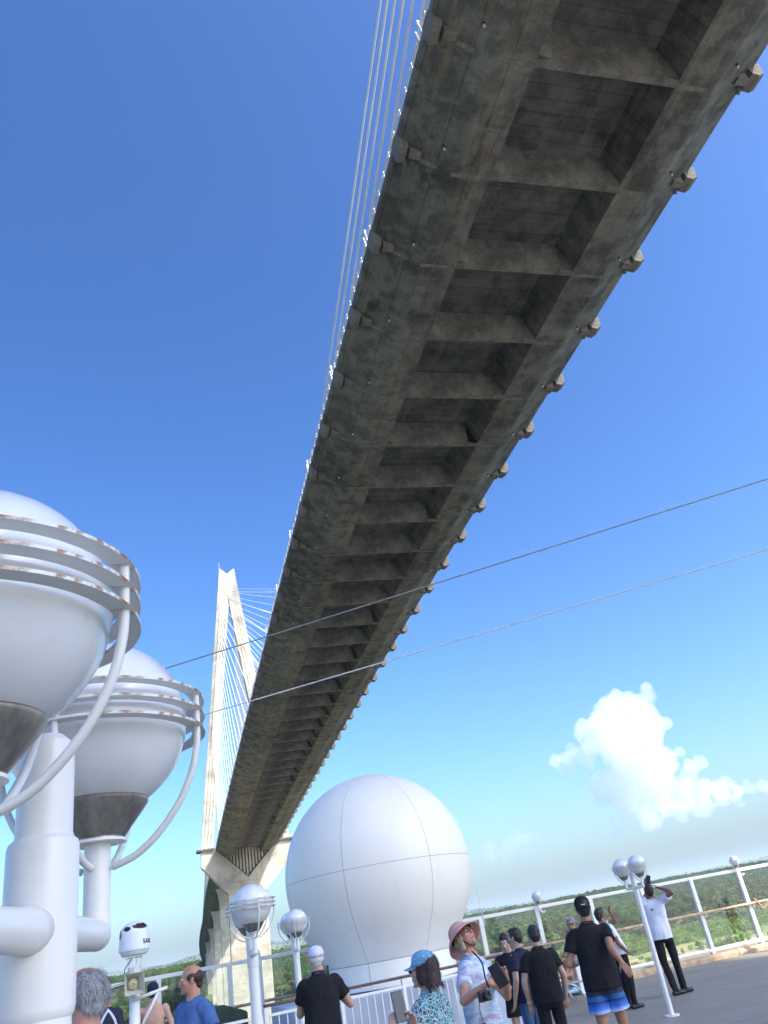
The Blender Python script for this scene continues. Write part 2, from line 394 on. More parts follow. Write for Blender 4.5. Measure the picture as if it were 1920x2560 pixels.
for sgn in (-1, 1):
    mb = MB()
    mb.add([(sgn*5.63, -.32, -.045), (sgn*8.75, -.32, -.045), (sgn*12.9, -.30, 2.44), (sgn*12.9, -.30, 2.75), (sgn*8.7, -.3, .25), (sgn*5.63, -.32, .05),
            (sgn*5.63, .02, -.045), (sgn*8.75, .02, -.045), (sgn*12.9, 0, 2.44), (sgn*12.9, 0, 2.75), (sgn*8.7, 0, .25), (sgn*5.63, .02, .05)],
           [(0,1,4,5), (1,2,3,4), (11,10,7,6), (10,9,8,7), (0,6,7,1), (1,7,8,2), (2,8,9,3), (3,9,10,4), (4,10,11,5), (5,11,6,0)])
    me_rib[sgn] = mb.mesh('joint_rib', M_beam)
for i in range(-4, 34):
    s = BEAM0 + STEP*i
    for sgn in (-1, 1): link_copy('joint_rib', me_rib[sgn], bridge, (NC, s, gz(s))).rotation_euler = (math.atan((gz(s+1)-gz(s-1))/2), 0, 0)

# stay anchor blocks: faceted concrete knobs under the deck edge
def anchor_mesh(sgn):
    mb = MB(); out = .72 if sgn > 0 else .12
    pr = [(12.5, 3.12), (12.95+out, 3.05), (12.95+out*.8, 1.75), (12.95, 1.35), (12.3, 1.5), (12.2, 2.3)]
    y0, y1 = -1.1, .3
    def ring(y, k): return [(sgn*(12.4+(a-12.4)*k), y, 1.9+(h-1.9)*k) for a, h in pr]
    n = len(pr); vs = ring(y0, .93) + ring(y0+.12, 1) + ring(y1-.08, 1) + ring(y1, .95)
    fs = [tuple(range(n)), tuple(reversed(range(3*n, 4*n)))] + [(i*n+k, i*n+(k+1)%n, (i+1)*n+(k+1)%n, (i+1)*n+k) for i in range(3) for k in range(n)]
    mb.add(vs, fs)
    mb.box((min(sgn*11.2, sgn*12.1), -.8, 1.25), (max(sgn*11.2, sgn*12.1), -.2, 2.1))
    return mb.mesh('anchor_block', M_anchor)
def stub_mesh(sgn):
    mb = MB(); x = sgn*12.2; mb.tube([(x, .2, 1.75), (x, .6, 1.5)], .16, 10); return mb.mesh('stay_socket', M_anchor)
def drain_mesh():
    mb = MB(); mb.tube([(0, 0, .6), (0, .05, 0)], .11, 8); mb.cur = 1; mb.tube([(0,.05,.0), (0,.10,-.16)], .075, 8); return mb.mesh('drain_pipe', [M_dark, M_steel_w])
me_anc = {s: anchor_mesh(s) for s in (-1, 1)}; me_stub = {s: stub_mesh(s) for s in (-1, 1)}; me_drain = drain_mesh()
MID = 105.0
for i in range(-15, 36):
    s = BEAM0 + STEP*i
    for sgn in (-1, 1):
        a = link_copy('anchor_block', me_anc[sgn], bridge, (NC, s, gz(s)))
        link_copy('stay_socket', me_stub[sgn], a)
        if -4 < i < 26: link_copy('drain_pipe', me_drain, bridge, (NC + sgn*9.9, s - 2.0, gz(s-2.0) + .45))

# pylon: two inclined legs joined at a notched head, kinked in below the deck onto one pier
def leg_prism(mb, secs):
    """secs: (x0, x1, y0, y1, z) from the bottom up"""
    vs = []
    for x0, x1, y0, y1, z in secs:
        if isinstance(z, tuple): za, zb = z
        else: za = zb = z
        vs += [(x0, y0, za), (x1, y0, zb), (x1, y1, zb), (x0, y1, za)]
    n = len(secs); fs = [(0,3,2,1), tuple(4*(n-1)+k for k in range(4))]
    fs += [(4*i+k, 4*i+(k+1)%4, 4*i+4+(k+1)%4, 4*i+4+k) for i in range(n-1) for k in range(4)]
    mb.add(vs, fs)
PC = 30.6
def pylon_parts(S, parent, near=True):
    root = None
    mb = MB()
    mb.prism([(-18.4, 46), (-18.6, 39.4), (-8.4, 28), (7.4, 28), (18.4, 38.6), (18.4, 46), (13.4, 46), (0, 33.2), (-13.4, 46)], 'y', 0, 6.0)
    # pier
    leg_prism(mb, [(-9.4, 6.9, -.5, 7.2, -24.2), (-9.0, 6.6, -.2, 6.4, -14), (-8.3, 6.9, .003, 6.0, 28)])
    pier = mb.build('pier', M_pylon, parent, loc=(PC, S, 0)); root = pier
    for sgn in (-1, 1):
        mb = MB(); secs = []
        for z in (46.003, 60, 75, 90, 105, 120, 135, 148, 154):
            t = (z-46)/(174-46); xo = sgn*(18.4 + (3.6-18.4)*t); xi = sgn*max(.02, 13.4 - 13.1*(z-46)/(154-46)); d = 6.0 - 1.4*t
            secs.append((min(xo, xi), max(xo, xi), .5*t, d, z))
        xo = 3.6
        for z in (160, 166):
            t = (z-46)/(174-46); q = sgn*(18.4 + (3.6-18.4)*t); secs.append((min(q, sgn*.02), max(q, sgn*.02), .5*t, 6-1.4*t, z))
        secs.append((min(sgn*3.6, sgn*.02), max(sgn*3.6, sgn*.02), .5, 4.6, (171.6, 174.5) if sgn > 0 else (174.8, 171.6)))
        leg_prism(mb, secs)
        lg = mb.build('leg', M_pylon, parent, loc=(PC, S, 0))
        # vertical formwork fins on the front face
        mb = MB()
        for f in (.24, .5, .76):
            pts = []
            for z in (47, 152):
                t = (z-46)/(174-46); xo2 = 18.4 + (3.6-18.4)*t; xi2 = max(.02, 13.4 - 13.1*(z-46)/(154-46)); x = sgn*(xi2 + (xo2-xi2)*f)
                pts.append((x, .5*t - .03, z))
            (xa, ya, za), (xb, yb, zb) = pts
            mb.add([(xa-.07, ya-.05, za), (xa+.07, ya-.05, za), (xb+.07, yb-.05, zb), (xb-.07, yb-.05, zb), (xa-.07, ya+.1, za), (xa+.07, ya+.1, za), (xb+.07, yb+.1, zb), (xb-.07, yb+.1, zb)],
                   [(0,1,2,3), (7,6,5,4), (0,4,5,1), (1,5,6,2), (2,6,7,3), (3,7,4,0)])
        mb.build('formwork_fin', M_anchor, parent, loc=(PC, S, 0))
        # collar platform with guard rail where the deck passes
        mb = MB(); x0, x1 = sorted((sgn*12.9, sgn*20.2)); mb.box((x0, -1.3, 45.4), (x1, 7.2, 46.0))
        col = mb.build('service_platform', M_anchor, parent, loc=(PC, S, 0))
        mb = MB()
        for zz in (46.5, 47.0): mb.tube([(x0, -1.2, zz), (x1, -1.2, zz)], .05, 5); mb.tube([(sgn*20.1, -1.2, zz), (sgn*20.1, 7.1, zz)], .05, 5)
        for k in range(6): x = x0 + (x1-x0)*k/5; mb.tube([(x, -1.2, 46), (x, -1.2, 47)], .05, 5)
        mb.build('guard_rail', M_steel_w, col)
    # ribbed diaphragm wall in the V under the deck
    mb = MB(); mb.prism([(-14.5, 45.2), (0, 31.5), (14.5, 45.2)], 'y', 1.8, 3.0); wall = mb.build('diaphragm_wall', M_anchor, parent, loc=(PC, S, 0))
    for k in range(-9, 10):
        x = k*1.3; zb = 33.4 + abs(x)*.955 + .5
        mb = MB(); mb.box((x-.36, 1.25, zb), (x+.36, 1.81, 44.6)); mb.build('rib', M_pylon, wall)
    for sgn in (-1, 1):
        mb = MB(); mb.tube([(sgn*.4, .9, 33.9), (sgn*13.0, .9, 45.9)], .2, 4); mb.build('edge_strip', M_rustline, wall)
    # bearing ledge + stain strip above it, grey slab
    return root
pyl = empty('pylon'); pyl.parent = bridge
PS = 352.0
def pylon_group(S):
    pylon_parts(S, pyl)
pylon_group(PS)
mb = MB(); mb.tube([(PC-3.4, PS+2, 174.6), (PC-3.4, PS+2, 178.4)], .09, 6); mb.build('lightning_rod', M_steel_w, pyl)
# white inspection gantry hanging by the right leg
mb = MB()
gx, gy = PC+12.6, PS-2.5
for dz in (0, 1.3): 
    for dy in (0, 1.4): mb.tube([(gx-2.5, gy+dy, gz(350)-1.8+dz), (gx+2.0, gy+dy, gz(350)+.9+dz)], .07, 5)
for k in range(6): mb.tube([(gx-2.5+.9*k, gy, gz(350)-1.8+.54*k), (gx-2.5+.9*k, gy, gz(350)-.5+.54*k)], .05, 5); mb.tube([(gx-2.5+.9*k, gy, gz(350)-1.8+.54*k), (gx-2.5+.9*k, gy+1.4, gz(350)-1.8+.54*k)], .05, 5)
mb.build('inspection_gantry', M_steel_w, bridge)
# rear pylon (behind the photographer) carries the other half of the stays
back = empty('pylon'); back.parent = bridge
for o in list(pyl.children):
    if o.name.startswith('lightning'): continue
    c = o.copy(); C.objects.link(c); c.parent = back; c.location = (o.location.x, -142-6, 0) if o.location.y > 300 else o.location
    for ch in o.children: d = ch.copy(); C.objects.link(d); d.parent = c

# stays
def stay(i, s, sgn, S, zt):
    a = Vector((NC + sgn*12.35, s, gz(s)+3.0)); t = (zt-46)/(174-46)
    b = Vector((PC + sgn*(18.4 + (3.6-18.4)*t - 1.6), S, zt)); pts = []
    Lh = (b-a).length
    for k in range(9):
        q = k/8; p = a.lerp(b, q); p.z -= .0042*Lh*4*q*(1-q)*.5; pts.append(p)
    mb = MB(); mb.tube(pts, .10, 6); o = mb.build('stay_cable', M_cable, bridge, smooth=True)
    d = (pts[1]-pts[0]).normalized(); mb = MB(); mb.tube([a + d*.1, a + d*3.6], .17, 7); mb.build('guide_tube', M_steel_w, o)
n_st = 0
for i in range(-15, 36):
    s = BEAM0 + STEP*i
    front = s > MID
    if 80 < s < 112: continue
    S = PS + .3 if front else -142 - .3
    k = abs(s - (PS if front else -142)); 
    if k < 18: continue
    kk = (k-18)/(247-18); zt = 92 + (166-92)*kk**.85
    for sgn in (-1, 1): stay(i, s, sgn, S, zt)
# back stays of the front pylon over the approach
for i in range(2, 27):
    s = PS + 6 + STEP*i
    kk = i/26; zt = 92 + (166-92)*kk**.85
    for sgn in (-1, 1):
        a = Vector((nc(s) + sgn*13.15, s, gz(s)+2.9)); t = (zt-46)/(174-46)
        b = Vector((PC + sgn*(18.4 + (3.6-18.4)*t - 1.6), PS+5, zt)); mb = MB(); mb.tube([a, b], .125, 6); mb.build('stay_cable', M_cable, bridge)

# edge railings with posts (many hundreds: joined) and the bigger inspection posts
for sgn in (-1, 1):
    mb = MB(); sts = [-40 + STEP*k*.5 for k in range(0, 88)]
    for h in (3.55, 3.95, 4.35):
        mb.tube([(NC + sgn*12.8, s, gz(s)+h) for s in sts], .045, 5)
    s = -40
    while s < 348:
        mb.tube([(NC + sgn*12.8, s, gz(s)+3.1), (NC + sgn*12.8, s, gz(s)+4.4)], .07, 5); mb.tube([(NC+sgn*12.8, s, gz(s)+3.4), (NC + sgn*12.86, s+.35, gz(s)+4.1)], .05, 4); s += STEP/5
    tag(mb.build('railing', M_steel_w, bridge), kind='stuff')
mb = MB(); mb.tube([(0, -.5, 0), (-.05, -.4, 1.4)], .09, 8); mb.tube([(0, .1, 0), (-.05, .2, 1.3)], .08, 8); mb.box((-.12,-.5,1.4), (.08,-.25,1.55))
me_ip = mb.mesh('cable_post', M_steel_w)
for i in range(0, 36, 1):
    s = BEAM0 + STEP*i + 1.0
    if i % 2 == 0: link_copy('cable_post', me_ip, bridge, (NC-12.95, s, gz(s)+3.15))

# approach piers in file behind the pylon, with flared heads
for j, s in enumerate((440, 530, 625, 725, 830)):
    c = nc(s) - .8; zt = gz(s) - .2; zg = land_h(c, s) - 1
    mb = MB()
    leg_prism(mb, [(c-7.2, c-.25, s, s+3.2, zg), (c-7.0, c-.25, s, s+3.0, zt-7), (c-7.4, c-.25, s-.1, s+3.1, zt-3), (c-8.4, c-.25, s-.4, s+3.5, zt)])
    leg_prism(mb, [(c+.25, c+7.2, s, s+3.2, zg), (c+.25, c+7.0, s, s+3.0, zt-7), (c+.25, c+7.9, s-.2, s+3.2, zt-3), (c+.25, c+9.6, s-.5, s+3.6, zt)])
    for q in (-1, 1):
        mb.box((c+q*3.6-.12, s-.12, zg), (c+q*3.6+.12, s+.01, zt-7))
    mb.build('approach_pier', M_pylon, bridge)
mb = MB()
for s in [358 + 10*k for k in range(60)]:
    mb.add([(nc(s)-12.96, s, gz(s)+3.1), (nc(s+10)-12.96, s+10, gz(s+10)+3.1), (nc(s+10)-12.96, s+10, gz(s+10)+4.2), (nc(s)-12.96, s, gz(s)+4.2),
            (nc(s)-12.7, s, gz(s)+3.1), (nc(s+10)-12.7, s+10, gz(s+10)+3.1), (nc(s+10)-12.7, s+10, gz(s+10)+4.2), (nc(s)-12.7, s, gz(s)+4.2)],
           [(0,1,2,3), (7,6,5,4), (3,2,6,7), (0,4,5,1)])
mb.build('parapet', M_pylon, bridge)

# ------------------------------------------------------------------ vegetation
def leafmat(name, c0, c1, c2):
    m, nt, N, L, B = newmat(name); tc = N.new('ShaderNodeTexCoord'); oi = N.new('ShaderNodeObjectInfo')
    geo = N.new('ShaderNodeNewGeometry')
    n = noise_n(N, L, tc.outputs['Object'], .45, 3, .6); n2 = noise_n(N, L, tc.outputs['Object'], 3, 2)
    a = ramp(N, [(.3, c0), (.5, c1), (.72, c2)], n.outputs[0], L).outputs[0]
    h = N.new('ShaderNodeHueSaturation'); L.new(a, h.inputs['Color'])
    r = N.new('ShaderNodeMapRange'); r.inputs['To Min'].default_value = .6; r.inputs['To Max'].default_value = 1.45; L.new(oi.outputs['Random'], r.inputs[0]); L.new(r.outputs[0], h.inputs['Value'])
    mm = N.new('ShaderNodeMath'); mm.operation = 'MULTIPLY'; mm.inputs[1].default_value = 7.13; L.new(oi.outputs['Random'], mm.inputs[0])
    fr = N.new('ShaderNodeMath'); fr.operation = 'FRACT'; L.new(mm.outputs[0], fr.inputs[0])
    r2 = N.new('ShaderNodeMapRange'); r2.inputs['To Min'].default_value = .455; r2.inputs['To Max'].default_value = .525; L.new(fr.outputs[0], r2.inputs[0]); L.new(r2.outputs[0], h.inputs['Hue'])
    c = mixc(N, L, h.outputs[0], ramp(N, [(.3, (.8,)*3), (.7, (1.2,)*3)], n2.outputs[0], L).outputs[0], .7, 'MULTIPLY')
    L.new(c, B.inputs['Base Color']); B.inputs['Roughness'].default_value = .95; B.inputs['Specular IOR Level'].default_value = .05
    t = N.new('ShaderNodeBsdfTranslucent'); L.new(c, t.inputs[0]); ms = N.new('ShaderNodeMixShader'); ms.inputs[0].default_value = .25
    L.new(B.outputs[0], ms.inputs[1]); L.new(t.outputs[0], ms.inputs[2]); L.new(ms.outputs[0], N['Material Output'].inputs[0])
    return m
M_leafA = leafmat('broad_leaves', (.038,.068,.018), (.062,.11,.028), (.09,.145,.04))
M_leafB = leafmat('pale_leaves', (.07,.10,.03), (.11,.14,.045), (.16,.18,.07))
M_shrub = leafmat('shrub_leaves', (.10,.16,.025), (.15,.24,.04), (.22,.29,.08))
M_bark = simple('bark', (.18,.14,.10), .9, 0, .3, 3)
R = random.Random(11)
def leafquad(mb, p, s, rnd, d=Vector((0,0,1))):
    n = (d + Vector((rnd.gauss(0,.38), rnd.gauss(0,.38), rnd.gauss(.12,.38)))).normalized()
    a = n.orthogonal().normalized(); a = Matrix.Rotation(rnd.random()*6.28, 3, n) @ a; b = n.cross(a)
    q = .6 + .4*rnd.random()
    mb.add([p - a*s, p + b*s*q*.7 - a*.1*s, p + a*s, p - b*s*q*.7 + a*.15*s], [(0,1,2,3)])
def crown_mesh(name, lobes, leaves, size, mat, rnd):
    mb = MB()
    for (c, r, fl) in lobes:
        nl = int(leaves * r*r)
        for k in range(nl):
            d = Vector((rnd.gauss(0,1), rnd.gauss(0,1), rnd.gauss(.15,1))).normalized(); rad = r*(rnd.random()**.35)*(.86+.3*noise.noise(d*2.3+Vector(c)))
            p = Vector(c) + Vector((d.x*rad, d.y*rad, d.z*rad*fl)); leafquad(mb, p, size*(.7+.6*rnd.random()), rnd, d)
    me = mb.mesh(name, mat); return me
def trunk_mesh(name, h, r, limbs, rnd):
    mb = MB(); mb.tube([(0,0,-.8), (rnd.uniform(-.2,.2), rnd.uniform(-.2,.2), h*.5), (rnd.uniform(-.4,.4), rnd.uniform(-.4,.4), h)], [r*1.3, r, r*.5], 6)
    for k in range(limbs):
        a = rnd.random()*6.28; z = h*(.45+.5*rnd.random()); q = rnd.uniform(1.3, 2.6)
        mb.tube([(0,0,z), (cos(a)*q*.6, sin(a)*q*.6, z+q*.5), (cos(a)*q, sin(a)*q, z+q*1.1)], [r*.45, r*.3, r*.12], 4, caps=False)
    return mb.mesh(name, M_bark)
tree_kinds = []
for kname, mat, shape in (('broad', M_leafA, 0), ('tall', M_leafA, 1), ('pale', M_leafB, 2), ('low', M_leafA, 3), ('dark', M_leafA, 0), ('spread', M_leafB, 3)):
    lobes = []
    if shape == 0:
        lobes = [((0,0,8.2), 2.6, .8)] + [((cos(a)*2.6, sin(a)*2.6, 6.2+R.random()*2.4), 1.9+R.random()*.8, .75) for a in [R.random()*6.28 for _ in range(5)]]; th = 6.5
    elif shape == 1:
        lobes = [((0,0,11.5), 1.9, 1.), ((.4,.3,9), 2.4, .9)] + [((cos(a)*1.7, sin(a)*1.7, 6.5+R.random()*4), 1.6+R.random()*.5, .8) for a in [R.random()*6.28 for _ in range(4)]]; th = 9
    elif shape == 2:
        lobes = [((cos(a)*2.0, sin(a)*2.0, 5.5+R.random()*3), 1.6+R.random()*.8, .65) for a in [R.random()*6.28 for _ in range(6)]]; th = 6
    else:
        lobes = [((cos(a)*3.0*R.random(), sin(a)*3.0, 4.2+R.random()*2), 1.9+R.random()*.8, .6) for a in [R.random()*6.28 for _ in range(7)]]; th = 4.5
    tree_kinds.append((crown_mesh('crown', lobes, 24, .52, mat, R), trunk_mesh('trunk', th, .22, 5, R), kname))
lab = {'broad': 'round dark green tree on the far slope', 'tall': 'tall narrow dark tree on the far slope', 'pale': 'thin pale green tree on the far slope',
       'low': 'low spreading green tree on the far slope', 'dark': 'lumpy full green tree on the far slope', 'spread': 'wide pale green tree on the far slope'}
placed = 0; tries = 0; R2 = random.Random(5); pts = []
while placed < 290 and tries < 9000:
    tries += 1
    y = 425 + 150*R2.random()**1.25; x = R2.uniform(-115, .84*y)
    if abs(x-30) < 13 or any((x-a)**2+(y-b)**2 < 70 for a, b in pts): continue
    if noise.noise(Vector((x*.022, y*.03, 7))) < -.28 and y < 470: continue
    pts.append((x, y)); k = R2.choice([0,0,1,2,3,4,4,5]) if y > 500 else R2.choice([0,2,3,3,5]); cr, tk, nm = tree_kinds[k]; s = R2.uniform(.62, 1.12)
    t = empty('tree', (x, y, land_h(x, y)-.2), R2.random()*6.28); t.scale = (s*R2.uniform(.9,1.15), s, s*R2.uniform(.85,1.15))
    pv = Vector((x, y, 0)) - Vector((0, 0, EYE)); ix = 960 + F_PX*pv.dot(RT)/pv.dot(FW)
    where = next(w for lim, w in ((335, 'left of the antenna mast'), (505, 'between the mast and the man in blue'), (640, 'just beside the pylon'), (860, 'between the pylon and the radome'), (1195, 'behind the radome'), (1345, 'behind the boys in black'), (1480, 'behind the black capped man'), (1650, 'behind the two crew members'), (1835, 'right of the crew members'), (9999, 'at the right edge')) if ix < lim)
    tag(t, lab[nm] + ' ' + where, 'tree', {'broad': 'round dark trees on the slope', 'tall': 'tall narrow trees on the slope', 'pale': 'thin pale trees on the slope', 'low': 'low spreading trees on the slope', 'dark': 'lumpy full trees on the slope', 'spread': 'wide pale trees at the wood edge'}[nm])
    link_copy('crown', cr, t); link_copy('trunk', tk, t); placed += 1

def scatter(name, points, objs_meshes, smin, smax, label, seed=1):
    """one stuff object: geometry nodes put one of the meshes on every vertex"""
    me = bpy.data.meshes.new(name); me.from_pydata(points, [], []); o = bpy.data.objects.new(name, me); C.objects.link(o)
    ng = bpy.data.node_groups.new(name + '_nodes', 'GeometryNodeTree'); ng.interface.new_socket('Geometry', in_out='INPUT', socket_type='NodeSocketGeometry'); ng.interface.new_socket('Geometry', in_out='OUTPUT', socket_type='NodeSocketGeometry')
    N = ng.nodes; L = ng.links; gi = N.new('NodeGroupInput'); go = N.new('NodeGroupOutput')
    gj = N.new('GeometryNodeGeometryToInstance')
    for k, ob in enumerate(objs_meshes):
        oi = N.new('GeometryNodeObjectInfo'); oi.inputs['Object'].default_value = ob; oi.transform_space = 'ORIGINAL'; oi.inputs['As Instance'].default_value = True
        if k == 0: gj = N.new('GeometryNodeJoinGeometry')
        L.new(oi.outputs['Geometry'], gj.inputs[0])
    ip = N.new('GeometryNodeInstanceOnPoints'); L.new(gi.outputs[0], ip.inputs['Points']); L.new(gj.outputs[0], ip.inputs['Instance']); ip.inputs['Pick Instance'].default_value = True
    ri = N.new('FunctionNodeRandomValue'); ri.data_type = 'INT'; ri.inputs['Min'].default_value = 0; 
    [s for s in ri.inputs if s.name == 'Max' and s.type == 'INT'][0].default_value = len(objs_meshes)-1
    [s for s in ri.inputs if s.name == 'Min' and s.type == 'INT'][0].default_value = 0; ri.inputs['Seed'].default_value = seed
    L.new([s for s in ri.outputs if s.type == 'INT'][0], ip.inputs['Instance Index'])
    rr = N.new('FunctionNodeRandomValue'); rr.data_type = 'FLOAT_VECTOR'; rr.inputs[0].default_value = (-.05, -.05, 0); rr.inputs[1].default_value = (.05, .05, 6.28); rr.inputs['Seed'].default_value = seed+1
    L.new(rr.outputs[0], ip.inputs['Rotation'])
    rs = N.new('FunctionNodeRandomValue'); rs.data_type = 'FLOAT_VECTOR'; rs.inputs[0].default_value = (smin,)*3; rs.inputs[1].default_value = (smax,)*3; rs.inputs['Seed'].default_value = seed+2
    L.new(rs.outputs[0], ip.inputs['Scale'])
    L.new(ip.outputs[0], go.inputs[0]); md = o.modifiers.new('scatter', 'NODES'); md.node_group = ng
    tag(o, label, kind='stuff'); return o
crowns = []; seen = set()
for o in C.objects:
    if o.name.startswith('crown') and o.data.name not in seen: seen.add(o.data.name); crowns.append(o)
fp = []; R3 = random.Random(9)
y = 560.0
while y < 1500:
    sp = 5.0 + (y-560)*.001; x = -260.0
    while x < .95*y + 60:
        px = x + R3.uniform(-.5,.5)*sp; py = y + R3.uniform(-.5,.5)*sp
        if not (15 < px < 46 and py < 900) and not (px < -40 - .35*(py-440) and False): fp.append((px, py, land_h(px, py) - .8))
        x += sp
    y += sp*.92
scatter('forest', fp, [c for c in crowns if c.data.name != 'crown.001'], .85, 1.45, 'dense green forest covering the hills beyond the canal bank', 3)
fp = []
for k in range(15000):
    y = R3.uniform(1500, 6800)**1.0; x = R3.uniform(-.45*y, .95*y); fp.append((x, y, land_h(x, y) - 2))
scatter('distant_forest', fp, [c for c in crowns if c.data.name != 'crown.001'], 1.1, 1.8, 'hazy forest on the far ridges', 5)
# shrubs and tall grass on the bank
bush = []
for k in range(4):
    rr = random.Random(40+k); lobes = [((rr.uniform(-1,1), rr.uniform(-1,1), .5+rr.random()*.5), .8+.5*rr.random(), .7) for _ in range(4)]
    me = crown_mesh('shrub_crown', lobes, 30, .25, M_shrub, rr); x = 60+40*k; y = 296+9*k
    o = link_copy('shrub', me, None, (x, y, land_h(x, y))); tag(o, 'bright green shrub standing in the grass of the canal bank', 'shrub', 'bright green shrubs on the bank'); bush.append(o)
sp_ = []
for k in range(9000):
    y = 285 + 230*R3.random(); x = R3.uniform(-110, .85*y)
    dens = sstep(310, 430, y) + .9*noise.noise(Vector((x*.025, y*.04, 1)))
    if R3.random() < dens: sp_.append((x, y, land_h(x, y)-.15))
scatter('undergrowth', sp_, bush, .5, 1.9, 'mass of bright green undergrowth between the dry bank and the trees', 8)

# ------------------------------------------------------------------ the ship
mb = MB(); mb.box((-30, -9, -.12), (34, 18.45, 0)); tag(mb.build('deck_floor', M_deck), kind='structure')
M_hull = simple('hull_paint', (.78,.78,.77), .35, 0, .04)
mb = MB(); mb.box((-48, -9.3, -26), (190, 18.62, -.125)); tag(mb.build('ship_hull', M_hull), 'white hull of the cruise ship under the deck', 'ship')  # unseen right end lengthened to bounce sunlight up to the bridge's right wing

RS = 18.22
rail = empty('glass_windscreen_railing', (0, RS, 0)); tag(rail, 'long white framed glass windscreen with wooden handrail along the far deck edge', 'railing')
def rbox(mb, a, b): mb.box((a[0], a[1]-RS, a[2]), (b[0], b[1]-RS, b[2]))
X0, X1 = -14.0, 30.0
mb = MB(); mb.box((X0, -.045, 1.675), (X1, .045, 1.745)); mb.build('top_rail', M_white, rail, bevel=.008)
mb = MB(); mb.tube([(X0, -.12, .97), (X1, -.12, .97)], .028, 10); mb.build('handrail', M_woodtan, rail, smooth=True)
mb = MB(); mb.tube([(X0, -.02, .20), (X1, -.02, .20)], .045, 10); mb.build('bottom_rail', M_white, rail, smooth=True)
mb = MB(); mb.prism([(-.16, 0), (-.16, .07), (-.10, .13), (.10, .13), (.2, .06), (.2, 0)], 'x', X0, X1); mb.build('kerb', M_woodtan, rail)
xs_ = [13.32-1.36*k for k in range(0, 20)] + [13.32+1.5*k for k in range(1, 9)]; xs_.sort()
mb = MB(); mb.box((-.045, -.06, .0), (.045, .04, 1.70)); mb.cur = 0; mb.box((-.09, -.11, 0), (.09, .09, .03)); me_post = mb.mesh('post', M_white)
mb = MB(); mb.tube([(.02, -.05, .93), (.06, -.10, .90), (.07, -.13, .955)], .014, 6); mb.tube([(.05,-.06,.88),(.10,-.085,.88),(.10,-.085,.95),(.05,-.06,.96)], .012, 6); me_brk = mb.mesh('handrail_bracket', M_white)
for x in xs_:
    p = link_copy('post', me_post, rail, (x, 0, 0)); link_copy('handrail_bracket', me_brk, p)
for a, b in zip(xs_[:-1], xs_[1:]):
    mb = MB(); mb.box((a+.05, -.004, .25), (b-.05, .004, 1.67)); g = mb.build('glass_pane', M_glass, rail)

# ----- double globe lamps
RG = .14
def globe_unit(name, parent, loc):
    """riser tube, steel cup, opal globe, three flat guard rings on four curved stays; origin at the globe's centre"""
    pass
prof = [(RG*sin(pi*k/28), RG*cos(pi*k/28)) for k in range(0, 29)]; prof[0] = (.0005, RG); prof[-1] = (.0005, -RG)
mb = MB(); mb.lathe(prof, seg=56); me_globe = mb.mesh('globe', M_globe, True)
mb = MB(); mb.lathe([(.074, -.117), (.0765, -.121), (.0755, -.126), (.041, -.172), (.0395, -.174), (.0395, -.176), (.001, -.176)], seg=48); me_cup = mb.mesh('globe_cup', M_steel, True); me_cup.set_sharp_from_angle(angle=radians(30))
mb = MB(); mb.lathe([(.149, -.002), (.149, .002), (.171, .002), (.171, -.002), (.149, -.002)], seg=72); me_ring = mb.mesh('guard_ring', [M_whiter, M_ringedge])
for p in me_ring.polygons:
    if abs(p.normal.z) < .5: p.material_index = 1
mb = MB()
pts = [(.163, 0, .034), (.163, 0, -.03), (.160, 0, -.062), (.150, 0, -.10), (.128, 0, -.142), (.095, 0, -.180), (.060, 0, -.205), (.024, 0, -.216)]
def smooth_pts(pts, k=4):
    out = []; n = len(pts); V = [Vector(p) for p in pts]
    for i in range(n-1):
        p0, p1, p2, p3 = V[max(i-1,0)], V[i], V[i+1], V[min(i+2,n-1)]
        for j in range(k):
            t = j/k; out.append(.5*((2*p1) + (-p0+p2)*t + (2*p0-5*p1+4*p2-p3)*t*t + (-p0+3*p1-3*p2+p3)*t**3))
    out.append(V[-1]); return out
mb.tube(smooth_pts(pts), .0054, 10); me_stay = mb.mesh('guard_stay', M_whiter, True)
mb = MB(); mb.lathe([(.001, -.1762), (.043, -.1762), (.043, -.180), (.001, -.180)], seg=32); mb.tube([(0,0,-.179), (0,0,-.312)], .0197, 24); mb.build
me_riser = mb.mesh('riser', M_white, True); me_riser.set_sharp_from_angle(angle=radians(35))
def lamp(loc, label, top=1.93, gap=.25, direction=0.0, group=None, stays=4, phase=.6):
    t = empty('deck_lamp', loc, direction); tag(t, label, 'lamp', group or 'double globe lamps on the ship deck')
    mb = MB()
    mb.lathe([(.001, top), (.019, top-.003), (.029, top-.012), (.0335, top-.028), (.034, top-.055), (.034, top-.130), (.0408, top-.136), (.0425, top-.142), (.0425, top-.315), (.0415, top-.322), (.0388, top-.326), (.0388, .02), (.055, .02), (.055, .018), (.11, .018), (.11, 0), (.001, 0)], seg=40)
    mb.build('pole', M_white, t, auto=32)
    az = 2.0 - .305
    for sg in (-1, 1):
        mb = MB(); mb.tube(smooth_pts([(0, sg*.03, az), (0, sg*.12, az), (0, sg*(gap-.03), az)], 3) + [Vector((0, sg*(gap+.0), az)), Vector((0, sg*(gap+.017), az)), Vector((0, sg*(gap+.026), az))], [.028, .0255, .0235, .0222, .0217, .0215, .0215, .0215, .016, .006], 20)
        mb.build('arm', M_white, t, smooth=True)
        g = link_copy('globe_head', me_riser, t, (0, sg*gap, 2.0)); g.name = 'globe_head'
        link_copy('globe', me_globe, g); link_copy('globe_cup', me_cup, g)
        for zz in (.030, .003, -.024): link_copy('guard_ring', me_ring, g, (0,0,zz))
        for k in range(stays): link_copy('guard_stay', me_stay, g, (0,0,0), phase + k*2*pi/stays)
    return t
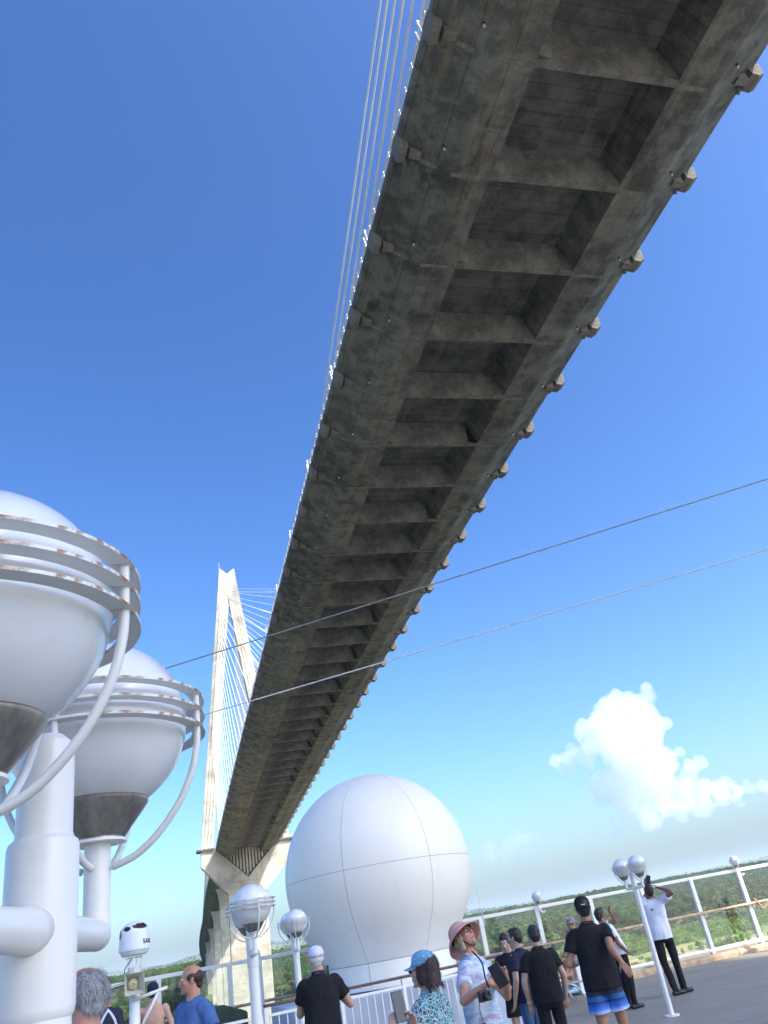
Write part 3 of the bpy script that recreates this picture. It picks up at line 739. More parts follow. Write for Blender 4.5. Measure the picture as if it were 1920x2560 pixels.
lamp((-.152, 1.11, 0), 'nearest and biggest double globe lamp, its guard rings rust spotted, filling the left edge', phase=1.44, direction=radians(-10.2))
lamp((.565, 6.62, 0), 'white double globe lamp standing before the pylon, left of the big white radome', phase=.2)
lamp((1.47, 11.0, 0), 'small white double globe lamp between the pylon and the radome', phase=1.3)
lamp((6.93, 12.05, 0), 'white double globe lamp alone on the open deck beside the man in the white shirt', phase=.4)
def rail_lamp(x, label):
    t = empty('rail_lamp', (x, RS-.10, 1.745)); tag(t, label, 'lamp', 'single globe lamps on the windscreen posts')
    g = empty('globe_head', (0, 0, .20)); g.parent = t
    g = link_copy('riser', me_riser, t, (0,0,.20)); g.scale = (.75,.75,.62)
    h = link_copy('globe', me_globe, t, (0,0,.17)); h.scale = (.82,)*3
    h = link_copy('globe_cup', me_cup, t, (0,0,.17)); h.scale = (.82,)*3
    for zz in (.02,): link_copy('guard_ring', me_ring, t, (0,0,.17+zz), sc=(.82,.82,1))
    for k in range(3): link_copy('guard_stay', me_stay, t, (0,0,.17), k*2.09+.5, (.82,.82,.82))
    mb = MB(); mb.tube(smooth_pts([(0,0,-.02), (.0,-.02,-.10), (.05,-.05,-.16), (.10,-.06,-.13)]), .02, 8); mb.build('swan_neck', M_white, t, smooth=True)
    return t
for o in [rail_lamp(7.93, 'small white globe lamp on the windscreen post above the two boys in black'), rail_lamp(13.28, 'sunlit white globe lamp on the windscreen post near the right picture edge')]:
    for c in list(o.children):
        if c.type == 'EMPTY': bpy.data.objects.remove(c)

# ----- satellite dome mast with horn loudspeaker
mast = empty('satellite_mast', (-.50, 12.5, 0)); tag(mast, 'white mast carrying a small domed satellite antenna with peeling black patches', 'antenna mast')
mb = MB(); mb.tube([(0,0,0), (0,0,1.66)], .068, 20); mb.build('pole', M_white, mast, smooth=True)
mb = MB(); mb.lathe([(.05, 1.66), (.055, 1.70), (.095, 1.845), (.097, 1.85), (.001, 1.85)], seg=8); mb.build('bracket_cone', M_white, mast)
m, nt, N, L, B = newmat('peeling_dome_paint'); M_dome = m
tc = N.new('ShaderNodeTexCoord'); P = tc.outputs['Object']; sep = N.new('ShaderNodeSeparateXYZ'); L.new(P, sep.inputs[0])
nn_ = noise_n(N, L, P, 14, 5, .65); nb = noise_n(N, L, P, 4.2, 2, .4)
def math2(op, a, b):
    k = N.new('ShaderNodeMath'); k.operation = op
    for i, v in enumerate((a, b)):
        if isinstance(v, (int, float)): k.inputs[i].default_value = v
        else: L.new(v, k.inputs[i])
    return k.outputs[0]
def patch(cx, cz, rx, rz):
    dx = math2('DIVIDE', math2('SUBTRACT', sep.outputs[0], cx), rx); dz = math2('DIVIDE', math2('SUBTRACT', sep.outputs[2], cz), rz)
    return math2('SUBTRACT', 1.0, math2('SQRT', math2('ADD', math2('MULTIPLY', dx, dx), math2('MULTIPLY', dz, dz)), 0))
pm = math2('MAXIMUM', math2('MAXIMUM', patch(.085, .402, .115, .042), patch(-.085, .385, .055, .032)), patch(-.185, .335, .03, .075))
pm = math2('ADD', pm, math2('MULTIPLY', math2('SUBTRACT', nn_.outputs[0], .5), 1.1))
fy = math2('LESS_THAN', sep.outputs[1], 0.02)
mask = math2('MULTIPLY', math2('GREATER_THAN', pm, .12), fy)
c = mixc(N, L, (.74,.76,.80), (.025,.015,.02), mask); L.new(c, B.inputs['Base Color']); B.inputs['Roughness'].default_value = .4
dome = MB(); rr = .205
pf = [(.001, .06), (.15, .06), (.172, .075), (.185, .105), (.188, .118), (.206, .118), (.208, .125)] + [(.206-.012*k/4, .125+.20*k/4) for k in range(1, 5)]
pf += [(.194*cos(radians(a)), .325+.150*sin(radians(a))) for a in range(8, 90, 7)] + [(.0008, .475)]
dome.lathe(pf, seg=48); dm = dome.build('antenna_dome', M_dome, mast, loc=(0, 0, 1.93), auto=40)
M_ink = simple('black_lettering', (.02,.02,.03), .5)
def text(s, size, name, mat, parent, loc, rot, ext=.001, wrap=None):
    cu = bpy.data.curves.new(name, 'FONT'); cu.body = s; cu.size = size; cu.extrude = ext; cu.align_x = 'LEFT'; cu.offset = size*.018
    o = bpy.data.objects.new(name, cu); C.objects.link(o); dg = bpy.context.evaluated_depsgraph_get(); me = bpy.data.meshes.new_from_object(o.evaluated_get(dg)); bpy.data.objects.remove(o)
    if wrap:
        r, a0 = wrap
        for v in me.vertices:
            a = a0 + v.co.x/r; v.co = Vector((cos(a)*(r+v.co.z), sin(a)*(r+v.co.z), v.co.y))
    me.materials.clear(); me.materials.append(mat); q = bpy.data.objects.new(name, me); C.objects.link(q); q.parent = parent; q.location = loc; q.rotation_euler = rot; return q
text('SAILOR', .075, 'lettering', M_ink, dm, (0, 0, .185), (0,0,0), .0015, (.2035, radians(-55)))
mb = MB()
for a in range(6): x, y = .085*cos(a*pi/3+.3), .085*sin(a*pi/3+.3); mb.tube([(x, y, 1.83), (x, y, 1.99)], .006, 5)
mb.tube([(-.12, -.03, 1.965), (.12, -.03, 1.965)], .007, 5); mb.tube([(.06,-.03,1.858), (.13,-.03,1.862)], .006, 5)
mb.build('mounting_bolts', M_white, mast)
mb = MB(); mb.tube(smooth_pts([(-.02,0,1.99), (-.06,-.04,1.92), (-.115,-.05,1.86), (-.125,-.06,1.79), (-.10,-.08,1.74)]), .006, 6); mb.build('cable', M_dark, mast, smooth=True)
# white cross arm with small fittings
mb = MB(); mb.tube([(-.04,-.06,1.47), (.42,-.06,1.55)], .022, 10); mb.tube([(.30, -.06, 1.52), (.02, -.04, 1.05)], .018, 8); mb.build('cross_arm', M_white, mast, smooth=True)
M_horn = simple('beige_horn', (.52,.50,.42), .5, 0, .1, 6); M_horn2 = simple('horn_reflex', (.50,.49,.30), .45, 0, .1)
horn = empty('horn_loudspeaker', (-.52, 12.40, 1.66), 0); tag(horn, 'beige square horn loudspeaker on the mast under the small satellite dome', 'loudspeaker')
mb = MB()
def horn_ring(h, y): return [(-h, y, -h), (h, y, -h), (h, y, h), (-h, y, h)]
secs = [(.055, .12), (.075, .02), (.118, -.10), (.128, -.115), (.122, -.117), (.108, -.09), (.070, .0), (.055, .03)]
vs = []; 
for h, y in secs: vs += horn_ring(h, y)
fs = [(4*i+k, 4*i+(k+1)%4, 4*i+4+(k+1)%4, 4*i+4+k) for i in range(len(secs)-1) for k in range(4)] + [(3,2,1,0), tuple(4*(len(secs)-1)+k for k in range(4))]
mb.add(vs, fs); mb.build('horn_body', M_horn, horn, bevel=.006).rotation_euler = (0, 0, radians(14))
Mx = Matrix.Rotation(radians(90), 3, 'X')
mb = MB(); mb.lathe([(.001, .055), (.020, .052), (.028, .04), (.062, .03), (.066, .01), (.060, -.02), (.001, -.02)], seg=28, M=Matrix.Rotation(radians(14), 3, 'Z') @ Mx); mb.build('horn_driver', M_horn2, horn, smooth=True)
mb = MB(); mb.lathe([(.001, .058), (.009, .058), (.009, .05)], seg=12, M=Matrix.Rotation(radians(14), 3, 'Z') @ Mx); mb.build('horn_screw', M_dark, horn)
mb = MB(); mb.tube([(-.08, .04, .02), (-.24, .02, .0)], .022, 8); mb.build('cable_gland', M_steel, horn)

# ----- big radome on its plinth
M_plinth = paint('shaded_plinth_paint', (.50,.55,.62), .45)  # white plinth: the shade on it is put into this bluish paint
rd = empty('radome', (3.80, 15.75, .97)); tag(rd, 'huge white panelled radome shaped like a ball on a tapered neck, beside the pylon', 'radome')
RR, zc = 1.76, 1.80
phi = radians(31); prof = []
for k in range(0, 40):
    a = pi/2 - (pi/2+phi)*k/39; prof.append((max(.0008, RR*cos(a)), zc + RR*sin(a)))
xr_, zr_ = prof[-1]; xb, zb = 1.16, .36
for k in range(1, 13):
    t = k/12; bul = .0; prof.append((xr_ + (xb-xr_)*t + bul, zr_ + (zb-zr_)*t - bul*.3))
eq = [p for p in prof if p[1] >= zc]; lo = [p for p in prof if p[1] <= zc]
offs = radians(-90) - HEAD*0
view_az = atan2(3.75, 15.55)           # azimuth of the line of sight to the radome
NG = 7; gap = .0035
for g in range(NG):
    a_seam = radians(-90) - view_az + radians(-19.4)  # first seam left of centre
    a0 = a_seam + g*2*pi/NG; a1 = a0 + 2*pi/NG
    for nm, pr in (('u', eq), ('l', lo)):
        pr2 = list(pr)
        if nm == 'u': pr2 = [q for q in pr2 if q[1] > zc + 3*gap] + [(RR, zc + gap)]; 
        else: pr2 = [(RR, zc - gap)] + [q for q in pr2 if q[1] < zc - 3*gap]
        mb = MB(); mb.lathe(pr2, seg=16, a0=a0 + gap/RR, a1=a1 - gap/RR)
        o = mb.build('panel', M_radome, rd, smooth=True)
    mb = MB(); mb.lathe([(1.16, .35), (1.165, .0)], seg=12, a0=a0+gap/1.16, a1=a1-gap/1.16); o = mb.build('base_panel', M_radome, rd, smooth=True)
mb = MB(); mb.lathe([(p[0]-.009 if p[0] > .02 else p[0], p[1]-.004) for p in prof] + [(1.15, 0)], seg=84); mb.build('seam_flange', M_seam, rd, smooth=True)
mb = MB(); mb.lathe([(1.16, .0), (1.19, .0), (1.19, -.035), (1.0, -.035)], seg=64); mb.build('base_ring', M_white, rd)
mb = MB(); mb.box((1.75, 13.95, 0), (5.4, 17.3, .915)); pl = mb.build('radome_plinth', M_plinth, bevel=.02); tag(pl, 'white steel plinth under the huge radome behind the white fence', 'plinth')

# ----- white baluster fence in front of the radome
def fence(A, B, label, step=.125, z1=.98, wood=True, bot=.1, posts=(0., 1.)):
    A = Vector(A); B = Vector(B); d = B-A; L = d.length; f = empty('baluster_fence', A, atan2(d.y, d.x)); tag(f, label, 'fence', 'white baluster fences')
    mb = MB(); mb.box((0, -.02, z1-.035), (L, .02, z1)); mb.build('top_rail', M_white, f)
    mb = MB(); mb.box((0, -.018, bot), (L, .018, bot+.035)); mb.build('bottom_rail', M_white, f)
    mb = MB(); mb.tube([(0,0,bot+.035), (0,0,z1-.035)], .0085, 8); me = mb.mesh('baluster', M_white, True)
    k = step/2
    while k < L: link_copy('baluster', me, f, (k, 0, 0)); k += step
    for q in posts: mb = MB(); mb.box((L*q-.025, -.026, 0), (L*q+.025, .026, z1+.075 if wood else z1-.001)); mb.build('fence_post', M_white, f)
    if wood: mb = MB(); mb.box((-.02, -.045, z1+.085), (L+.02, .045, z1+.125)); mb.build('wooden_cap', M_wooddark, f, bevel=.012)
    return f
fence((1.25, 13.15, 0), (4.42, 13.72, 0), 'white baluster fence with dark wooden cap right in front of the radome plinth', posts=(0, .36, .68, 1))
fence((-1.4, 12.78, 0), (1.18, 13.14, 0), 'white baluster fence without wooden cap, running left of the small lamp', wood=False, posts=(0, .5, 1))
fence((4.85, 14.02, 0), (5.6, 14.38, 0), 'short white baluster fence panel right of the woman in the pink hat', step=.10)

# stanchion left of the radome, whip antenna, small hooked aerial, covered locker
mb = MB(); mb.prism([(-.09, 0), (.09, 0), (.09, 1.72), (.06, 1.86), (.0, 1.95), (-.09, 1.99)], 'y', -.05, .05); st_ = mb.build('rail_stanchion', M_white, loc=(1.62, RS-.16, 0), bevel=.015); tag(st_, 'broad white stanchion with a curved top at the windscreen left of the radome', 'stanchion')
for z_ in (.35, .65, .95, 1.25): mb = MB(); mb.box((-.19, -.03, z_), (-.088, .03, z_+.05)); mb.build('rung', M_white, st_)
ae = empty('hooked_aerial', (1.52, RS-.3, 1.74)); tag(ae, 'thin dark hooked aerial standing just right of the nearest pylon lamp', 'aerial')
mb = MB(); mb.tube(smooth_pts([(0,0,0), (0,0,.25), (.01,0,.42)]), .012, 6); mb.build('rod', M_dark, ae)
mb = MB(); mb.tube(smooth_pts([(-.05,0,.40), (.0,0,.43), (.05,0,.42), (.09,0,.39)]), .016, 6); mb.build('hook', M_steel_w, ae)
for z_ in (.08, .24): mb = MB(); mb.box((-.022, -.02, z_), (.022, .02, z_+.03)); mb.build('clamp', M_dark, ae)
wh = empty('whip_antenna', (6.58, RS-.05, 1.74)); tag(wh, 'thin white whip antenna on the windscreen right of the radome', 'antenna')
mb = MB(); mb.tube([(0,0,.12), (-.04,0,1.0)], .006, 6, .003); mb.build('whip', M_white, wh)
mb = MB(); mb.tube([(0,0,-.2), (0,0,.14)], .014, 6); mb.build('antenna_base', M_steel_w, wh)
M_tarp = simple('green_tarpaulin', (.035,.06,.04), .7, 0, .3, 3, .3, 20, .01)
mb = MB(); mb.prism([(-.55,0), (.75,0), (.75,.62), (.35,.78), (-.1,.80), (-.55,.60)], 'y', -.3, .3); lk = mb.build('covered_locker', M_tarp, loc=(.55, 17.4, .28), bevel=.03); tag(lk, 'low locker under a dark green cover between the shirtless man and the man in blue', 'locker')
mb = MB(); mb.box((-.5, -.25, -.28), (.7, .25, .0)); mb.build('locker_base', M_white, lk)

# stay wires of the ship rigging crossing the picture
def wire(p, q, r, label, mat, sag):
    p, q = Vector(p), Vector(q); d = q-p; pts = []
    for k in range(41):
        t = -1.2 + 3.4*k/40; v = p + d*t; v.z -= sag*4*(t+1.2)*(2.2-t)/(3.4**2) ; pts.append(v)
    mb = MB(); mb.tube(pts, r, 8); o = mb.build('rigging_wire', mat, smooth=True); tag(o, label, 'wire', 'rigging wires crossing the sky'); return o
M_wire = simple('galvanised_wire', (.30,.30,.29), .5, .3, .25, 20)
M_wire2 = simple('white_covered_wire', (.66,.66,.64), .5, 0, .15, 20)
a = ORG + ray(408, 1673)*9.2; b = ORG + ray(1920, 1197)*9.2
wire(a, b, .0075, 'upper dark rigging wire slanting up to the right under the bridge', M_wire, .0)
a = ORG + ray(510, 1787)*9.2; b = ORG + ray(1920, 1373)*9.2
wire(a, b, .0072, 'lower pale rigging wire slanting up to the right across the bridge', M_wire2, .0)

# lounge chair with mattress frame
M_sling = simple('grey_sling', (.35,.33,.29), .8, 0, .1); M_alu = simple('grey_tube', (.45,.48,.50), .35, .6, .1)
lg = empty('sun_lounger', (5.85, 16.2, 0)); tag(lg, 'low grey sun lounger by the windscreen, bare feet lying on it', 'sun lounger')
mb = MB(); mb.box((0, .03, .31), (1.75, .60, .335)); mb.build('seat_sling', M_sling, lg, bevel=.008)
mb = MB(); mb.box((-.62, .03, .0), (0, .60, .025), Matrix.Rotation(radians(48), 3, 'Y'), (0, .3, 0)); o = mb.build('backrest', M_sling, lg); o.location = (0, 0, .325)
for y in (.0, .63):
    mb = MB(); mb.tube([(-.05, y, .32), (1.78, y, .32)], .02, 8); mb.build('frame_rail', M_alu, lg, smooth=True)
    mb = MB(); mb.tube(smooth_pts([(1.35, y, .32), (1.5, y, .31), (1.66, y, .22), (1.78, y, .0)]), .018, 8); mb.build('leg', M_alu, lg, smooth=True)
    mb = MB(); mb.tube(smooth_pts([(.35, y, .32), (.2, y, .31), (.06, y, .2), (-.04, y, .0)]), .018, 8); mb.build('leg', M_alu, lg, smooth=True)
mb = MB(); mb.box((-.3, -.28, 0), (.3, .28, .58)); bx = mb.build('deck_box', M_white, loc=(8.35, 17.55, 0), bevel=.02); tag(bx, 'white deck box against the windscreen, sat on by the figure in grey', 'box')

# ------------------------------------------------------------------ people
def clothmat(name, col, var=.18, rough=.85, fold=.5):
    m, nt, N, L, B = newmat(name); tc = N.new('ShaderNodeTexCoord'); P = tc.outputs['Object']
    n = noise_n(N, L, P, 9, 4); L.new(ramp(N, [(.3, tuple(c*(1-var) for c in col)), (.7, tuple(min(1,c*(1+var)) for c in col))], n.outputs[0], L).outputs[0], B.inputs['Base Color'])
    B.inputs['Roughness'].default_value = rough; B.inputs['Specular IOR Level'].default_value = .25
    w = noise_n(N, L, mapping(N, L, P, (1,1,.45)), 10, 3, .5, .8); bump(N, L, w.outputs[0], fold, .02, B); return m
def skinmat(name, col):
    m, nt, N, L, B = newmat(name); tc = N.new('ShaderNodeTexCoord'); n = noise_n(N, L, tc.outputs['Object'], 14, 4)
    L.new(ramp(N, [(.3, (col[0]*.86, col[1]*.80, col[2]*.78)), (.7, col)], n.outputs[0], L).outputs[0], B.inputs['Base Color'])
    B.inputs['Roughness'].default_value = .5; B.inputs['Subsurface Weight'].default_value = .08; B.inputs['Subsurface Radius'].default_value = (.02,.008,.004); return m
def hairmat(name, a, b):
    m, nt, N, L, B = newmat(name); tc = N.new('ShaderNodeTexCoord'); n = noise_n(N, L, mapping(N, L, tc.outputs['Object'], (1,1,.18)), 130, 4, .6, .4)
    L.new(ramp(N, [(.35, a), (.65, b)], n.outputs[0], L).outputs[0], B.inputs['Base Color']); B.inputs['Roughness'].default_value = .5
    bump(N, L, n.outputs[0], .8, .006, B); return m
S_fair = skinmat('fair_skin', (.60,.36,.26)); S_ruddy = skinmat('ruddy_skin', (.52,.27,.18)); S_tan = skinmat('tanned_skin', (.42,.22,.13)); S_brown = skinmat('brown_skin', (.26,.13,.08)); S_light = skinmat('light_skin', (.56,.36,.27))
H_black = hairmat('black_hair', (.008,.007,.007), (.03,.025,.022)); H_brown = hairmat('brown_hair', (.020,.010,.009), (.065,.028,.022)); H_grey = hairmat('grey_hair', (.20,.20,.21), (.62,.62,.64)); H_white = hairmat('white_hair', (.4,.38,.35), (.7,.68,.64)); H_blond = hairmat('greyish_blond_hair', (.30,.22,.14), (.55,.44,.32))
K_black = clothmat('black_cotton', (.014,.013,.017)); K_navy = clothmat('navy_cotton', (.018,.022,.05)); K_white = clothmat('white_cotton', (.70,.72,.82), .05); K_blue = clothmat('blue_cotton', (.075,.14,.33)); K_grey = clothmat('grey_cotton', (.22,.21,.22)); K_char = clothmat('charcoal_cotton', (.075,.065,.07)); K_pink = clothmat('pink_straw', (.60,.33,.29), .1); K_hot = clothmat('hot_pink_cotton', (.75,.10,.26)); K_jean = clothmat('blue_denim', (.05,.10,.22))
K_shoe = simple('black_shoe', (.012,.012,.014), .4); K_sneak = simple('light_blue_shoe', (.35,.55,.70), .6)
M_phone = simple('phone_black', (.012,.012,.015), .2); M_lens = simple('dark_lens', (.03,.03,.035), .08); M_red = simple('red_mark', (.65,.08,.06), .6); M_yel = simple('yellow_band', (.7,.55,.08), .5); M_eye = simple('eye_white', (.7,.68,.66), .3); M_iris = simple('dark_iris', (.03,.02,.015), .2); M_lip = simple('lips', (.42,.16,.14), .5); M_purple = simple('purple_lanyard', (.10,.06,.30), .7); M_mouth = simple('open_mouth', (.10,.02,.02), .5)
def pattern_blouse():
    m, nt, N, L, B = newmat('leaf_print_blouse'); tc = N.new('ShaderNodeTexCoord'); P = tc.outputs['Object']
    wv = noise_n(N, L, P, 14, 3, .5); mm = N.new('ShaderNodeVectorMath'); mm.operation = 'ADD'; sc = N.new('ShaderNodeVectorMath'); sc.operation = 'SCALE'; sc.inputs['Scale'].default_value = .045
    L.new(wv.outputs['Color'], sc.inputs[0]); L.new(P, mm.inputs[0]); L.new(sc.outputs[0], mm.inputs[1])
    v = N.new('ShaderNodeTexVoronoi'); v.feature = 'DISTANCE_TO_EDGE'; v.inputs['Scale'].default_value = 40; L.new(mm.outputs[0], v.inputs['Vector'])
    v2 = N.new('ShaderNodeTexVoronoi'); v2.inputs['Scale'].default_value = 40; L.new(mm.outputs[0], v2.inputs['Vector'])
    base = ramp(N, [(0, (.012,.06,.12)), (.35, (.02,.15,.18)), (.6, (.05,.24,.26)), (.85, (.16,.26,.34))], v2.outputs['Color'], L); base.color_ramp.interpolation = 'CONSTANT'
    e = ramp(N, [(.0, (.75,)*3), (.04, (.7,)*3), (.09, (0,0,0))], v.outputs['Distance'], L).outputs[0]
    L.new(mixc(N, L, base.outputs[0], (.62,.68,.72), e), B.inputs['Base Color']); B.inputs['Roughness'].default_value = .8; return m
def tiedye():
    m, nt, N, L, B = newmat('tie_dye_cotton'); tc = N.new('ShaderNodeTexCoord'); P = tc.outputs['Object']
    n = noise_n(N, L, mapping(N, L, P, (2.2,2.2,7)), 1.6, 6, .62, .9); n2 = noise_n(N, L, P, 7, 5)
    a = ramp(N, [(.30, (.13,.24,.38)), (.42, (.28,.42,.54)), (.52, (.55,.60,.66)), (.62, (.32,.29,.46)), (.74, (.40,.32,.42))], n.outputs[0], L).outputs[0]
    L.new(mixc(N, L, a, (.70,.74,.82), ramp(N, [(.5, (0,0,0)), (.65, (.7,)*3)], n2.outputs[0], L).outputs[0]), B.inputs['Base Color']); B.inputs['Roughness'].default_value = .85
    w = noise_n(N, L, P, 12, 3); bump(N, L, w.outputs[0], .5, .02, B); return m
def boardshorts():
    m, nt, N, L, B = newmat('blue_banded_board_shorts'); tc = N.new('ShaderNodeTexCoord'); P = tc.outputs['Object']; sep = N.new('ShaderNodeSeparateXYZ'); L.new(P, sep.inputs[0])
    n = noise_n(N, L, P, 25, 4); m1 = N.new('ShaderNodeMath'); m1.operation = 'MULTIPLY_ADD'; L.new(n.outputs[0], m1.inputs[0]); m1.inputs[1].default_value = .02; L.new(sep.outputs[2], m1.inputs[2]); ad = m1.outputs[0]; mr = N.new('ShaderNodeMapRange'); mr.inputs['From Min'].default_value = .62; mr.inputs['From Max'].default_value = .98; L.new(ad, mr.inputs[0])
    r = ramp(N, [(.0, (.05,.13,.40)), (.10, (.55,.65,.85)), (.20, (.05,.20,.62)), (.34, (.01,.07,.40)), (.38, (.012,.015,.05)), (.42, (.02,.13,.35)), (.52, (.02,.12,.32)), (.55, (.012,.015,.04)), (1., (.012,.014,.035))], mr.outputs[0], L)
    L.new(r.outputs[0], B.inputs['Base Color']); B.inputs['Roughness'].default_value = .7; w = noise_n(N, L, P, 12, 3); bump(N, L, w.outputs[0], .6, .02, B); return m
K_leaf = pattern_blouse(); K_tie = tiedye(); K_board = boardshorts()
def glittercap():
    m, nt, N, L, B = newmat('light_blue_sequin_cap'); tc = N.new('ShaderNodeTexCoord'); v = N.new('ShaderNodeTexVoronoi'); v.inputs['Scale'].default_value = 150; L.new(tc.outputs['Object'], v.inputs['Vector'])
    w = N.new('ShaderNodeTexWhiteNoise'); L.new(v.outputs['Position'], w.inputs['Vector'])
    L.new(mixc(N, L, (.13,.33,.50), (.55,.72,.82), ramp(N, [(.93, (0,0,0)), (.95, (1,1,1))], w.outputs['Value'], L).outputs[0]), B.inputs['Base Color']); B.inputs['Roughness'].default_value = .45; return m
K_glit = glittercap(); K_cap_white = clothmat('white_lilac_cap', (.62,.62,.78), .1)

def voxel(mb, name, mat, parent, size=.01, smooth=3, disp=0, dscale=8, dz=1.0):
    me = bpy.data.meshes.new(name); me.from_pydata([tuple(v) for v in mb.v], [], mb.f)
    bm = bmesh.new(); bm.from_mesh(me); bmesh.ops.recalc_face_normals(bm, faces=bm.faces); bm.to_mesh(me); bm.free()
    o = bpy.data.objects.new(name, me); C.objects.link(o)
    r = o.modifiers.new('r', 'REMESH'); r.mode = 'VOXEL'; r.voxel_size = size
    s = o.modifiers.new('s', 'SMOOTH'); s.iterations = smooth; s.factor = .5
    dg = bpy.context.evaluated_depsgraph_get(); me2 = bpy.data.meshes.new_from_object(o.evaluated_get(dg)); o.modifiers.clear(); o.data = me2; bpy.data.meshes.remove(me); me2.name = name
    if disp:
        nrm = [v.normal.copy() for v in me2.vertices]
        for v, nn in zip(me2.vertices, nrm):
            q = v.co*dscale; q.z *= dz; v.co += nn*disp*noise.fractal(q, 1.0, 2.0, 3)
    me2.materials.clear(); me2.materials.append(mat); me2.polygons.foreach_set('use_smooth', [True]*len(me2.polygons)); o.parent = parent; return o

def hand(mb, w, d, nrm, curl=.5, k=1.0, side=1, thumb=.6):
    """w wrist, d direction of the palm, nrm palm normal (towards which fingers curl); side=+1 thumb on +cross"""
    d = Vector(d).normalized(); nrm = Vector(nrm); nrm = (nrm - d*nrm.dot(d)).normalized(); x = d.cross(nrm)*side; w = Vector(w)
    for j, off in enumerate((-.030, -.010, .011, .031)):
        kn = w + d*(.083 - .006*abs(j-1.2))*k + x*off*k
        mb.cap(w + d*.012*k + x*off*.45*k, kn, .0135*k, .0105*k, 8)
        seg = [(.040, .0092), (.026, .0084), (.021, .0075)]; rel = (1.0, 1.1, 1.02, .82)[3-j] if side else 1
        a = kn; ang = curl*.75; dd = d
        for q, (l, r) in enumerate(seg):
            dd = (d*cos(ang) + nrm*sin(ang)).normalized(); b = a + dd*l*rel*k; mb.cap(a, b, r*k, (r-.0008)*k, 8); a = b; ang += curl*(1.0 + .1*q)
    mb.ell(w + d*.045*k, (.03*k,.03*k,.03*k)) if False else None
    a = w + d*.022*k + x*.030*k; b = a + (x*.75 + d*.65 + nrm*thumb*.6).normalized()*.038*k; c = b + (x*.25 + d*.8 + nrm*thumb).normalized()*.030*k
    mb.cap(w + d*.01*k + x*.012*k, a, .016*k, .0145*k, 8); mb.cap(a, b, .0125*k, .0105*k, 8); mb.cap(b, c, .0105*k, .0085*k, 8)

